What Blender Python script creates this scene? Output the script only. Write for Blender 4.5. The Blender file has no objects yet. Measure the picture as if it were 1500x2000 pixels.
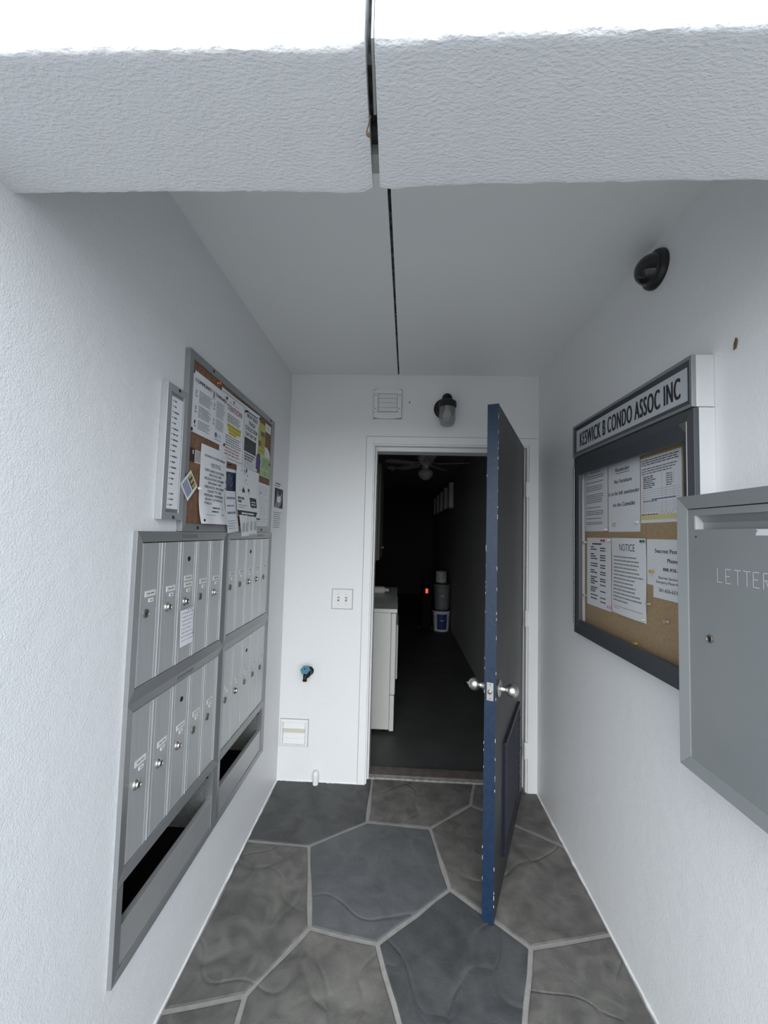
import bpy, math, random
from mathutils import Matrix, Vector

# ------------------------------------------------------------------ camera, sky, exposure
scn = bpy.context.scene
COL = scn.collection
F_PX, PITCH, YAW, ROLL, CAM_H = 773.77, 0.0535, 0.0423, 0.0256, 1.4991
cp, sp, cy, sy = math.cos(PITCH), math.sin(PITCH), math.cos(YAW), math.sin(YAW)
fwd = Vector((-sy * cp, cy * cp, sp)); rgt = Vector((cy, sy, 0)); upv = rgt.cross(fwd)
r2 = rgt * math.cos(ROLL) + upv * math.sin(ROLL); u2 = -rgt * math.sin(ROLL) + upv * math.cos(ROLL)
cam_d = bpy.data.cameras.new('camera'); cam = bpy.data.objects.new('camera', cam_d); COL.objects.link(cam)
cam.matrix_world = Matrix(((r2.x, u2.x, -fwd.x, 0), (r2.y, u2.y, -fwd.y, 0), (r2.z, u2.z, -fwd.z, CAM_H), (0, 0, 0, 1)))
cam_d.sensor_fit = 'VERTICAL'; cam_d.sensor_height = 36.0; cam_d.lens = F_PX / 2000 * 36.0
cam_d.clip_start = 0.02; cam_d.clip_end = 200
scn.camera = cam

world = bpy.data.worlds.new('overcast_sky'); scn.world = world; world.use_nodes = True
bg = world.node_tree.nodes['Background']
bg.inputs[0].default_value = (0.80, 0.89, 1.0, 1); bg.inputs[1].default_value = 1.0
sun_d = bpy.data.lights.new('hazy_sun', 'SUN'); sun = bpy.data.objects.new('hazy_sun', sun_d); COL.objects.link(sun)
sun_d.energy = 1.7; sun_d.angle = math.radians(75); sun_d.color = (1.0, 0.985, 0.96)      # bright part of the cloud cover behind the camera
sun.rotation_euler = Vector((0.05, 1.0, -0.55)).to_track_quat('-Z', 'Y').to_euler()
scn.view_settings.view_transform = 'Standard'; scn.view_settings.look = 'None'
scn.view_settings.gamma = 1; scn.view_settings.use_curve_mapping = False
scn.view_settings.exposure = 1.24

# ------------------------------------------------------------------ dimensions
XL, XR, DB, HC = -0.709, 0.836, 2.4424, 2.493      # left wall, right wall, back wall, ceiling
YF, YB, ZB = 0.446, 0.655, 2.092                   # beam front, beam back, beam underside
rng = random.Random(7)

# ------------------------------------------------------------------ materials
MATS = {}
def mat(name, col, rough=0.6, metal=0.0, bump=None, var=None, spec=0.5, emit=None):
    """col linear rgb. bump: list of (scale, detail, strength, distance, stretch). var: (scale, amount, second colour)."""
    if name in MATS: return MATS[name]
    m = bpy.data.materials.new(name); m.use_nodes = True; nt = m.node_tree; b = nt.nodes['Principled BSDF']
    b.inputs['Base Color'].default_value = (*col, 1); b.inputs['Roughness'].default_value = rough
    b.inputs['Metallic'].default_value = metal; b.inputs['Specular IOR Level'].default_value = spec
    tc = nt.nodes.new('ShaderNodeTexCoord')
    if var:
        n = nt.nodes.new('ShaderNodeTexNoise'); n.inputs['Scale'].default_value = var[0]; n.inputs['Detail'].default_value = 5
        mp = nt.nodes.new('ShaderNodeMapping'); mp.inputs['Scale'].default_value = var[3] if len(var) > 3 else (1, 1, 1)
        nt.links.new(tc.outputs['Object'], mp.inputs[0]); nt.links.new(mp.outputs[0], n.inputs['Vector'])
        rp = nt.nodes.new('ShaderNodeValToRGB'); rp.color_ramp.elements[0].position = 0.38; rp.color_ramp.elements[1].position = 0.68
        rp.color_ramp.elements[0].color = (*col, 1); c2 = var[2]
        rp.color_ramp.elements[1].color = (*[col[i] * (1 - var[1]) + c2[i] * var[1] for i in range(3)], 1)
        nt.links.new(n.outputs['Fac'], rp.inputs[0]); nt.links.new(rp.outputs[0], b.inputs['Base Color'])
    prev = None
    for bp in (bump or []):
        n = nt.nodes.new('ShaderNodeTexNoise'); n.inputs['Scale'].default_value = bp[0]; n.inputs['Detail'].default_value = bp[1]
        mp = nt.nodes.new('ShaderNodeMapping'); mp.inputs['Scale'].default_value = bp[4] if len(bp) > 4 else (1, 1, 1)
        nt.links.new(tc.outputs['Object'], mp.inputs[0]); nt.links.new(mp.outputs[0], n.inputs['Vector'])
        bn = nt.nodes.new('ShaderNodeBump'); bn.inputs['Strength'].default_value = bp[2]; bn.inputs['Distance'].default_value = bp[3]
        nt.links.new(n.outputs['Fac'], bn.inputs['Height'])
        if prev: nt.links.new(prev.outputs[0], bn.inputs['Normal'])
        prev = bn
    if prev: nt.links.new(prev.outputs[0], b.inputs['Normal'])
    if emit:
        b.inputs['Emission Color'].default_value = (*emit[0], 1); b.inputs['Emission Strength'].default_value = emit[1]
    MATS[name] = m; return m

def stone_mat(name, c1, c2, seed):
    m = bpy.data.materials.new(name); m.use_nodes = True; nt = m.node_tree; b = nt.nodes['Principled BSDF']
    b.inputs['Roughness'].default_value = 0.62; b.inputs['Specular IOR Level'].default_value = 0.35
    N = lambda t: nt.nodes.new('ShaderNode' + t); L = nt.links.new
    tc = N('TexCoord'); mp = N('Mapping'); mp.inputs['Location'].default_value = (seed * 3.1, seed * 1.7, 0); L(tc.outputs['Object'], mp.inputs[0])
    n1 = N('TexNoise'); n1.inputs['Scale'].default_value = 9; n1.inputs['Detail'].default_value = 8; n1.inputs['Distortion'].default_value = 1.2; L(mp.outputs[0], n1.inputs['Vector'])
    rp = N('ValToRGB'); rp.color_ramp.elements[0].position = 0.32; rp.color_ramp.elements[1].position = 0.7
    rp.color_ramp.elements[0].color = (*c1, 1); rp.color_ramp.elements[1].color = (*c2, 1); L(n1.outputs['Fac'], rp.inputs[0]); L(rp.outputs[0], b.inputs['Base Color'])
    # long shallow split ridges of the slate
    n2 = N('TexNoise'); n2.inputs['Scale'].default_value = 2.6; n2.inputs['Detail'].default_value = 1.2; L(mp.outputs[0], n2.inputs['Vector'])
    mx = N('MixRGB'); mx.inputs[0].default_value = 0.40; L(mp.outputs[0], mx.inputs[1]); L(n2.outputs['Color'], mx.inputs[2])
    vo = N('TexVoronoi'); vo.feature = 'DISTANCE_TO_EDGE'; vo.inputs['Scale'].default_value = 2.7; L(mx.outputs[0], vo.inputs['Vector'])
    cr = N('ValToRGB'); cr.color_ramp.elements[0].position = 0.0; cr.color_ramp.elements[1].position = 0.022; L(vo.outputs['Distance'], cr.inputs[0])
    b1 = N('Bump'); b1.inputs['Strength'].default_value = 0.6; b1.inputs['Distance'].default_value = 0.004; L(cr.outputs[0], b1.inputs['Height'])
    n3 = N('TexNoise'); n3.inputs['Scale'].default_value = 14; n3.inputs['Detail'].default_value = 7; L(mp.outputs[0], n3.inputs['Vector'])
    b2 = N('Bump'); b2.inputs['Strength'].default_value = 0.55; b2.inputs['Distance'].default_value = 0.008; L(n3.outputs['Fac'], b2.inputs['Height']); L(b1.outputs[0], b2.inputs['Normal'])
    n4 = N('TexNoise'); n4.inputs['Scale'].default_value = 340; n4.inputs['Detail'].default_value = 3; L(mp.outputs[0], n4.inputs['Vector'])
    b3 = N('Bump'); b3.inputs['Strength'].default_value = 0.6; b3.inputs['Distance'].default_value = 0.0018; L(n4.outputs['Fac'], b3.inputs['Height']); L(b2.outputs[0], b3.inputs['Normal'])
    L(b3.outputs[0], b.inputs['Normal']); return m

def glass_mat(name, tint=(1, 1, 1), gloss=0.07, rough=0.02):
    m = bpy.data.materials.new(name); m.use_nodes = True; nt = m.node_tree; nt.nodes.remove(nt.nodes['Principled BSDF'])
    t = nt.nodes.new('ShaderNodeBsdfTransparent'); t.inputs[0].default_value = (*tint, 1)
    g = nt.nodes.new('ShaderNodeBsdfGlossy'); g.inputs['Roughness'].default_value = rough
    lw = nt.nodes.new('ShaderNodeLayerWeight'); lw.inputs['Blend'].default_value = 0.5
    pw = nt.nodes.new('ShaderNodeMath'); pw.operation = 'POWER'; pw.inputs[1].default_value = 5
    ma = nt.nodes.new('ShaderNodeMath'); ma.operation = 'MULTIPLY_ADD'; ma.inputs[1].default_value = 0.9; ma.inputs[2].default_value = gloss * .5
    mx = nt.nodes.new('ShaderNodeMixShader'); out = nt.nodes['Material Output']
    nt.links.new(lw.outputs['Facing'], pw.inputs[0]); nt.links.new(pw.outputs[0], ma.inputs[0]); nt.links.new(ma.outputs[0], mx.inputs[0])
    nt.links.new(t.outputs[0], mx.inputs[1]); nt.links.new(g.outputs[0], mx.inputs[2]); nt.links.new(mx.outputs[0], out.inputs[0])
    return m

STUCCO = mat('white_stucco', (0.80, 0.81, 0.82), 0.36, bump=[(22, 3, 0.25, 0.006), (270, 4, 0.7, 0.0020)])
STUCCO_SOFT = mat('white_wall_paint', (0.82, 0.825, 0.825), 0.42, bump=[(18, 3, 0.25, 0.006), (190, 4, 0.5, 0.0020)])
CEILP = mat('ceiling_paint', (0.86, 0.87, 0.865), 0.7, bump=[(60, 2, 0.15, 0.001)])
BEAM = mat('coarse_stucco', (0.80, 0.815, 0.84), 0.34, bump=[(14, 3, 0.2, 0.008), (170, 5, 0.8, 0.0030, (0.7, 1.4, 1)), (330, 3, 0.35, 0.001)])
TRIMW = mat('white_trim_paint', (0.83, 0.835, 0.835), 0.42, bump=[(90, 2, 0.12, 0.001)])
PLASTW = mat('white_plastic', (0.82, 0.82, 0.815), 0.45)
PLASTY = mat('yellowed_plastic', (0.58, 0.56, 0.45), 0.5)
ALU = mat('brushed_aluminium', (0.62, 0.63, 0.635), 0.42, 0.55, bump=[(40, 3, 0.10, 0.0006, (1, 0.02, 1))], var=(12, 0.35, (0.52, 0.53, 0.535), (6, 0.4, 1)))
ALUF = mat('satin_aluminium_frame', (0.345, 0.355, 0.36), 0.38, 0.6, bump=[(30, 2, 0.08, 0.0006)], var=(5, 0.4, (0.275, 0.28, 0.285)))
ALUL = mat('pale_aluminium', (0.70, 0.71, 0.71), 0.42, 0.45)
GALV = mat('galvanised_steel', (0.30, 0.305, 0.30), 0.5, 0.5, var=(90, 0.8, (0.45, 0.45, 0.45)))
GREYP = mat('grey_enamel', (0.245, 0.262, 0.265), 0.5, 0.25, bump=[(120, 3, 0.15, 0.0006)], var=(4, 0.3, (0.30, 0.315, 0.315)))
BRONZE = mat('dark_anodised_frame', (0.080, 0.085, 0.093), 0.42, 0.35)
BLACK = mat('black_plastic', (0.012, 0.012, 0.014), 0.4)
BLACKM = mat('black_cast_metal', (0.010, 0.010, 0.011), 0.55, 0.2, bump=[(120, 3, 0.3, 0.002)])
CHROME = mat('chrome', (0.55, 0.55, 0.54), 0.22, 1.0)
NICKEL = mat('brushed_nickel', (0.62, 0.605, 0.57), 0.33, 1.0)
OLDBRASS = mat('worn_lock_metal', (0.25, 0.245, 0.21), 0.4, 0.8)
DARKHOLE = mat('dark_hole', (0.006, 0.006, 0.006), 0.9)
INK = mat('black_print', (0.018, 0.018, 0.022), 0.6)
INKG = mat('grey_print', (0.11, 0.11, 0.125), 0.6)
INKR = mat('dark_red_print', (0.26, 0.045, 0.05), 0.6)
INKB = mat('navy_print', (0.045, 0.05, 0.17), 0.6)
INKC = mat('cyan_print', (0.10, 0.33, 0.50), 0.6)
HILITE = mat('yellow_highlighter', (0.52, 0.43, 0.02), 0.6)
PALEY = mat('pale_yellow_print', (0.68, 0.63, 0.30), 0.6)
PAPER = mat('white_paper', (0.80, 0.81, 0.83), 0.6)
PAPERW = mat('cream_paper', (0.74, 0.71, 0.63), 0.6)
LABELP = mat('name_label_paper', (0.72, 0.71, 0.66), 0.6)
PAPERY = mat('yellow_paper', (0.52, 0.50, 0.12), 0.6)
PAPERG = mat('green_paper', (0.47, 0.62, 0.36), 0.6)
CORKL = mat('red_brown_cork', (0.20, 0.105, 0.062), 0.8, var=(60, 0.8, (0.30, 0.16, 0.09)), bump=[(150, 3, 0.4, 0.001)])
CORKR = mat('tan_cork', (0.36, 0.25, 0.14), 0.8, var=(170, 0.9, (0.47, 0.34, 0.20)), bump=[(220, 3, 0.35, 0.001)])
BLUEP = mat('blue_door_paint', (0.0034, 0.0165, 0.044), 0.45, bump=[(60, 3, 0.25, 0.001)], var=(70, 0.8, (0.007, 0.027, 0.066)))
DARKDOOR = mat('near_black_door_paint', (0.020, 0.021, 0.025), 0.42, var=(3, 0.7, (0.042, 0.041, 0.042), (1, 1, 0.35)))
NAVY = mat('navy_grille_paint', (0.008, 0.010, 0.024), 0.45)
CAULK = mat('greyed_caulk', (0.30, 0.305, 0.305), 0.8)
GROUT = mat('pale_grout', (0.30, 0.295, 0.28), 0.85, bump=[(160, 4, 0.5, 0.002)], var=(30, 0.6, (0.22, 0.215, 0.20)))
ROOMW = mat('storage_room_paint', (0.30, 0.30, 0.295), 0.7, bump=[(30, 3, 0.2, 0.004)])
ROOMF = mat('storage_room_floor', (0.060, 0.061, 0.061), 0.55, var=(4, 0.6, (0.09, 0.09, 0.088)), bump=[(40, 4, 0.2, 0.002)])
ENAMEL = mat('white_appliance_enamel', (0.78, 0.775, 0.74), 0.35)
WOODD = mat('dark_worn_sill', (0.10, 0.085, 0.075), 0.6, var=(25, 0.7, (0.17, 0.15, 0.14)))
CONC = mat('outdoor_concrete', (0.42, 0.41, 0.39), 0.85, bump=[(60, 5, 0.3, 0.003)], var=(3, 0.5, (0.34, 0.33, 0.32)))
FOAM = mat('dirty_joint_filler', (0.016, 0.016, 0.016), 0.9, var=(38, 0.9, (0.14, 0.14, 0.135)), bump=[(60, 3, 0.5, 0.004)])
JBOARD = mat('grey_joint_board', (0.42, 0.435, 0.42), 0.7)

# ------------------------------------------------------------------ mesh helpers
class MB:
    def __init__(s): s.v = []; s.f = []; s.m = []; s.mi = 0
    def add(s, vs, fs, M=None):
        o = len(s.v)
        for p in vs:
            p = Vector(p); s.v.append(M @ p if M is not None else p)
        for f in fs: s.f.append([i + o for i in f]); s.m.append(s.mi)
        return s
    def hexa(s, a, b):                       # a: 4 bottom corners ccw (seen from the b side), b: 4 matching top corners
        return s.add(list(a) + list(b), [(3, 2, 1, 0), (4, 5, 6, 7), (0, 1, 5, 4), (1, 2, 6, 5), (2, 3, 7, 6), (3, 0, 4, 7)])
    def box(s, x0, x1, y0, y1, z0, z1, M=None):
        vs = [(x0, y0, z0), (x1, y0, z0), (x1, y1, z0), (x0, y1, z0), (x0, y0, z1), (x1, y0, z1), (x1, y1, z1), (x0, y1, z1)]
        return s.add(vs, [(3, 2, 1, 0), (4, 5, 6, 7), (0, 1, 5, 4), (1, 2, 6, 5), (2, 3, 7, 6), (3, 0, 4, 7)], M)
    def quad(s, u0, u1, v0, v1, w=0.0):
        return s.add([(u0, v0, w), (u1, v0, w), (u1, v1, w), (u0, v1, w)], [(0, 1, 2, 3)])
    def prism(s, poly, z0, z1, M=None):      # poly: ccw xy outline
        n = len(poly)
        vs = [(p[0], p[1], z0) for p in poly] + [(p[0], p[1], z1) for p in poly]
        fs = [tuple(range(n - 1, -1, -1)), tuple(range(n, 2 * n))] + [(i, (i + 1) % n, n + (i + 1) % n, n + i) for i in range(n)]
        return s.add(vs, fs, M)
    def lathe(s, prof, n=24, M=None, cap=True):   # prof: (r, z) along local z
        vs = []; fs = []
        for r, z in prof:
            for k in range(n):
                a = 2 * math.pi * k / n; vs.append((r * math.cos(a), r * math.sin(a), z))
        for i in range(len(prof) - 1):
            for k in range(n):
                k2 = (k + 1) % n; fs.append((i * n + k, i * n + k2, (i + 1) * n + k2, (i + 1) * n + k))
        if cap:
            fs.append(tuple(range(n - 1, -1, -1))); fs.append(tuple((len(prof) - 1) * n + k for k in range(n)))
        return s.add(vs, fs, M)
    def tube(s, pts, r, n=8):
        pts = [Vector(p) for p in pts]; vs = []; fs = []
        for i, p in enumerate(pts):
            d = (pts[min(i + 1, len(pts) - 1)] - pts[max(i - 1, 0)]).normalized()
            a = d.cross(Vector((0, 0, 1)) if abs(d.z) < 0.9 else Vector((1, 0, 0))).normalized(); b = d.cross(a)
            rr = r[i] if isinstance(r, (list, tuple)) else r
            for k in range(n):
                t = 2 * math.pi * k / n; vs.append(p + a * rr * math.cos(t) + b * rr * math.sin(t))
        for i in range(len(pts) - 1):
            for k in range(n):
                k2 = (k + 1) % n; fs.append((i * n + k2, i * n + k, (i + 1) * n + k, (i + 1) * n + k2))
        fs.append(tuple(range(n))); fs.append(tuple((len(pts) - 1) * n + n - 1 - k for k in range(n)))
        return s.add(vs, fs)
    def deform(s, fn):
        s.v = [Vector(fn(*p)) for p in s.v]; return s
    def build(s, name, mats, parent=None, M=None, smooth=None, bevel=0, link=True):
        me = bpy.data.meshes.new(name); me.from_pydata([tuple(p) for p in s.v], [], s.f)
        for m in (mats if isinstance(mats, (list, tuple)) else [mats]): me.materials.append(m)
        if isinstance(mats, (list, tuple)) and len(mats) > 1: me.polygons.foreach_set('material_index', s.m)
        if smooth is not None:
            me.polygons.foreach_set('use_smooth', [True] * len(me.polygons)); me.set_sharp_from_angle(angle=math.radians(smooth))
        me.update(); o = bpy.data.objects.new(name, me); COL.objects.link(o)
        if parent is not None: o.parent = parent
        if M is not None: o.matrix_basis = M
        if bevel:
            b = o.modifiers.new('bevel', 'BEVEL'); b.width = bevel; b.segments = 2; b.limit_method = 'ANGLE'; b.angle_limit = math.radians(40)
        return o

def tag(o, label=None, cat=None, group=None, kind=None):
    if label: o['label'] = label
    if cat: o['category'] = cat
    if group: o['group'] = group
    if kind: o['kind'] = kind
    return o
# wall frames: local x runs to the viewer's right along the wall, y up, z out of the wall
def LEFTF(y, z, w=0.0): return Matrix(((0, 0, 1, XL + w), (1, 0, 0, y), (0, 1, 0, z), (0, 0, 0, 1)))
def RIGHTF(y, z, w=0.0): return Matrix(((0, 0, -1, XR - w), (-1, 0, 0, y), (0, 1, 0, z), (0, 0, 0, 1)))
def BACKF(x, z, w=0.0): return Matrix(((1, 0, 0, x), (0, 0, -1, DB - w), (0, 1, 0, z), (0, 0, 0, 1)))
def FLOORF(x, y, z=0.0): return Matrix.Translation((x, y, z))
def thing(name, label, cat, M, group=None):
    o = bpy.data.objects.new(name, None); COL.objects.link(o); o.matrix_world = M; o.empty_display_size = 0.05
    return tag(o, label, cat, group)
def copy_part(src, parent, loc=None, M=None):
    c = src.copy(); COL.objects.link(c); c.parent = parent
    if loc is not None: c.location = loc
    return c

# text ------------------------------------------------------------
_tc = {}
def _text(s, bold, res=3):
    sp_ = bold; bold = 0.0; k = (s, sp_, res)
    if k in _tc: return _tc[k]
    cu = bpy.data.curves.new('lettering', 'FONT'); cu.body = s; cu.size = 1; cu.offset = bold; cu.resolution_u = res; cu.space_character = 1 + sp_ * 2.6
    o = bpy.data.objects.new('lettering', cu); COL.objects.link(o)
    dg = bpy.context.evaluated_depsgraph_get(); me = bpy.data.meshes.new_from_object(o.evaluated_get(dg))
    vs = [v.co.copy() for v in me.vertices]; fs = [tuple(p.vertices) for p in me.polygons]
    bpy.data.objects.remove(o); bpy.data.curves.remove(cu); bpy.data.meshes.remove(me)
    _tc[k] = (vs, fs); return _tc[k]
_capH = None
def txt(mb, s, u, v, h, w=None, al='l', bold=0.0, wz=0.0, rot=0.0):
    global _capH
    if _capH is None:
        vs, _ = _text('H', 0.0); _capH = max(p.y for p in vs) - min(p.y for p in vs)
    vs, fs = _text(s, bold, 8 if h > .04 else 3); x0 = min(p.x for p in vs); x1 = max(p.x for p in vs)
    sy_ = h / _capH; sx_ = sy_ if w is None else w / (x1 - x0)
    W = (x1 - x0) * sx_; off = u - (0 if al == 'l' else W / 2 if al == 'c' else W)
    c, q = math.cos(rot), math.sin(rot)
    ex = bold * sx_ * 1.1                 # heavier strokes: the same letter printed again a hair to each side
    for ci, dx in enumerate((0,) if ex == 0 else (-ex, 0, ex)):
        pts = []
        for p in vs:
            a = off + dx + (p.x - x0) * sx_; b = v + p.y * sy_
            if rot: da, db = a - u, b - v; a, b = u + da * c - db * q, v + da * q + db * c
            pts.append((a, b, wz + ci * .00008))
        mb.add(pts, fs)
def greek(mb, u0, u1, v, h, rg, wz=0.0, gap=0.35):      # print too small to read: word-length dashes
    u = u0
    while u < u1 - h:
        l = min(h * rg.uniform(2.0, 6.5), u1 - u); mb.quad(u, u + l, v, v + h, wz); u += l + h * rg.uniform(0.5, 1.1) * (gap / 0.35)
def para(mb, u0, u1, v1, v0, n, h, rg, wz=0.0, ragged=0.25):
    for i in range(n):
        v = v1 - (v1 - v0) * (i + 0.5) / n; e = u1 - (u1 - u0) * rg.uniform(0, ragged); greek(mb, u0, e, v, h, rg, wz)
def sheet(W, H, fn=None, nx=8, ny=10, t=0.0004, outline=None):
    mb = MB(); vs = []; fs = []
    for k, w in enumerate((0.0, t)):
        for j in range(ny + 1):
            for i in range(nx + 1): vs.append((W * i / nx, H * j / ny, w))
    o = (nx + 1) * (ny + 1); q = lambda i, j: j * (nx + 1) + i
    for j in range(ny):
        for i in range(nx):
            a, b, c, d = q(i, j), q(i + 1, j), q(i + 1, j + 1), q(i, j + 1)
            fs.append((d, c, b, a)); fs.append((a + o, b + o, c + o, d + o))
    for i in range(nx):
        fs.append((q(i, 0), q(i + 1, 0), q(i + 1, 0) + o, q(i, 0) + o)); fs.append((q(i + 1, ny), q(i, ny), q(i, ny) + o, q(i + 1, ny) + o))
    for j in range(ny):
        fs.append((q(0, j + 1), q(0, j), q(0, j) + o, q(0, j + 1) + o)); fs.append((q(nx, j), q(nx, j + 1), q(nx, j + 1) + o, q(nx, j) + o))
    mb.add(vs, fs)
    if fn: mb.deform(fn)
    return mb
def paper(name, label, M, W, H, prints, fn=None, mat_=None, cat='notice', nx=8, ny=10):
    """prints: list of (part name, MB in flat sheet coordinates, material)"""
    o = sheet(W, H, fn, nx, ny).build(name, mat_ or PAPER, None, M, smooth=40); tag(o, label, cat)
    for i, (pn, mb, m) in enumerate(prints):
        mb.v = [Vector((p.x, p.y, p.z + 0.0008)) for p in mb.v]
        if fn: mb.deform(fn)
        mb.build(pn, m, o)
    return o
def rail(mb, p, wo, wi, wb):      # p: outer a, outer b, inner b, inner a (ccw seen from the front)
    a, b, c, d = p
    mb.hexa([(a[0], a[1], wb), (b[0], b[1], wb), (c[0], c[1], wb), (d[0], d[1], wb)], [(a[0], a[1], wo), (b[0], b[1], wo), (c[0], c[1], wi), (d[0], d[1], wi)])
def frame_rails(parent, u0, u1, v0, v1, bl, br, bb, bt, wo, wi, wb, m, name='frame_rail', bevel=0.0008, sides='lrbt'):
    out = []
    iu0, iu1, iv0, iv1 = u0 + bl, u1 - br, v0 + bb, v1 - bt
    P = dict(b=[(u0, v0), (u1, v0), (iu1, iv0), (iu0, iv0)], r=[(u1, v0), (u1, v1), (iu1, iv1), (iu1, iv0)],
             t=[(u1, v1), (u0, v1), (iu0, iv1), (iu1, iv1)], l=[(u0, v1), (u0, v0), (iu0, iv0), (iu0, iv1)])
    for k in sides:
        mb = MB(); rail(mb, P[k], wo, wi, wb); out.append(mb.build(name, m, parent, bevel=bevel))
    return out

# ================================================================== STRUCTURE
def boxes(name, lst, m, label=None):
    mb = MB()
    for b in lst: mb.box(*b)
    o = mb.build(name, m); return tag(o, label, kind='structure')
MY0, MY1, MYM = 1.027, 2.128, 1.584          # mailbox bank along the left wall
MZ0, MZT, MZM, MZ1 = 0.337, 0.577, 1.034, 1.488
hy0, hy1, hz0, hz1 = MY0 + 0.02, MY1 - 0.02, MZ0 + 0.004, MZ1 - 0.015
boxes('wall_left', [(XL - .45, XL, YF, hy0, -.12, HC + .2), (XL - .45, XL, hy1, DB, -.12, HC + .2), (XL - .45, XL, hy0, hy1, -.12, hz0),
                    (XL - .45, XL, hy0, hy1, hz1, HC + .2), (XL - .45, XL - .40, hy0, hy1, hz0, hz1)], STUCCO, 'white stucco wall holding the mailboxes')
boxes('wall_right', [(XR, XR + .2, YF, DB, -.12, HC + .2)], STUCCO_SOFT, 'white painted wall holding the notice case')
boxes('wall_back', [(XL, -.222, DB, DB + .16, -.12, HC + .2), (.822, XR, DB, DB + .16, -.12, HC + .2), (-.222, .822, DB, DB + .16, 2.100, HC + .2)], STUCCO_SOFT, 'white wall around the doorway')
# storage room beyond the doorway
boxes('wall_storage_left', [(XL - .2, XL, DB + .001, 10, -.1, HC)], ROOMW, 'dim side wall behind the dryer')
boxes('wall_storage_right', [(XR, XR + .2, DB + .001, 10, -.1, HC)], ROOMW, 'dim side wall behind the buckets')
boxes('wall_storage_back', [(XL - .2, XR + .2, 10, 10.2, -.1, HC)], mat('shaded_far_wall', (.07, .07, .072), .8), 'far wall of the storage room, colour darkened for shade')  # gloom of the deep room put into the wall colour
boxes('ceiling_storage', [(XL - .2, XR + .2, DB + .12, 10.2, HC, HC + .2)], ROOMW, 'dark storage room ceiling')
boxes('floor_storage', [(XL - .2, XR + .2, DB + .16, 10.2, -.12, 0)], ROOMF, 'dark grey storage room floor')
# ceiling with its open joint
jx = lambda y: -0.0555 + (y - 1.106) * 0.0172
c = MB(); y0, y1 = YB - .15, DB + .14
c.prism([(XL - .01, y0), (jx(y0) - .0053, y0), (jx(y1) - .0045, y1), (XL - .01, y1)], HC, HC + .2)
c.prism([(jx(y0) + .0053, y0), (XR + .01, y0), (XR + .01, y1), (jx(y1) + .0045, y1)], HC, HC + .2)
ceil = tag(c.build('ceiling', CEILP), 'flat white ceiling split by a dark open joint', kind='structure')
f = MB(); f.prism([(jx(y0) - .0058, y0), (jx(y0) + .0058, y0), (jx(DB) + .005, DB), (jx(DB) - .005, DB)], HC + .010, HC + .15)
f.build('joint_filler', FOAM, ceil)
# beam over the opening, in two halves with an open joint between
def beam_half(name, xs, zfun, x_gap_front, x_gap_back, side, label):
    rg = random.Random(side); mb = MB(); rows = []
    n = len(xs)
    for i, x in enumerate(xs):
        xf = xb = x
        if x == 'g': xf, xb = x_gap_front, x_gap_back
        xm = (xf + xb) / 2; z = zfun(xm); j = lambda a: rg.uniform(-a, a); e = .012
        xq = lambda t: xf + (xb - xf) * t
        rows.append([(xf, YF, 3.3), (xf, YF, z + .020), (xf, YF + j(.0004), z + .008), (xf, YF + .0006 + j(.0006), z + .0035 + j(.0008)), (xf, YF + .0030 + j(.0014), z + .0010 + j(.0006)), (xf, YF + .0065 + j(.0008), z + j(.0003)), (xq(.1), YF + .014, z),
                     (xq(.9), YB - .014, z), (xb, YB - .007, z + j(.0002)), (xb, YB - .003 + j(.0008), z + .0006 + j(.0004)), (xb, YB + j(.0006), z + .004), (xb, YB, z + .010), (xb, YB, 3.3)])
    k = len(rows[0]); vs = [p for r in rows for p in r]; fs = []
    for i in range(n - 1):
        for q in range(k - 1): fs.append((i * k + q + 1, i * k + q, (i + 1) * k + q, (i + 1) * k + q + 1))
        fs.append((i * k, i * k + k - 1, (i + 1) * k + k - 1, (i + 1) * k))
    fs.append(tuple(range(k))); fs.append(tuple((n - 1) * k + k - 1 - q for q in range(k)))
    mb.add(vs, fs)
    return mb
def lerp_tab(tab):
    def g(x):
        for (a, za), (b, zb) in zip(tab, tab[1:]):
            if x <= b: t = max(0, (x - a) / (b - a)); return za + (zb - za) * t
        return tab[-1][1]
    return g
xsL = [XL - .01 + (-.064 - XL + .01) * i / 70 for i in range(70)] + ['g']
xsR = ['g'] + [-.040 + (XR + .01 + .040) * i / 80 for i in range(81)]
zl = lerp_tab([(-.72, 2.092), (-.40, 2.092), (-.22, 2.089), (-.12, 2.0855), (-.082, 2.086), (-.066, 2.091), (-.05, 2.099)])
zr = lerp_tab([(-.056, 2.100), (-.044, 2.094), (-.028, 2.0915), (0.0, 2.0935), (.06, 2.097), (.3, 2.100), (.85, 2.102)])
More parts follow.
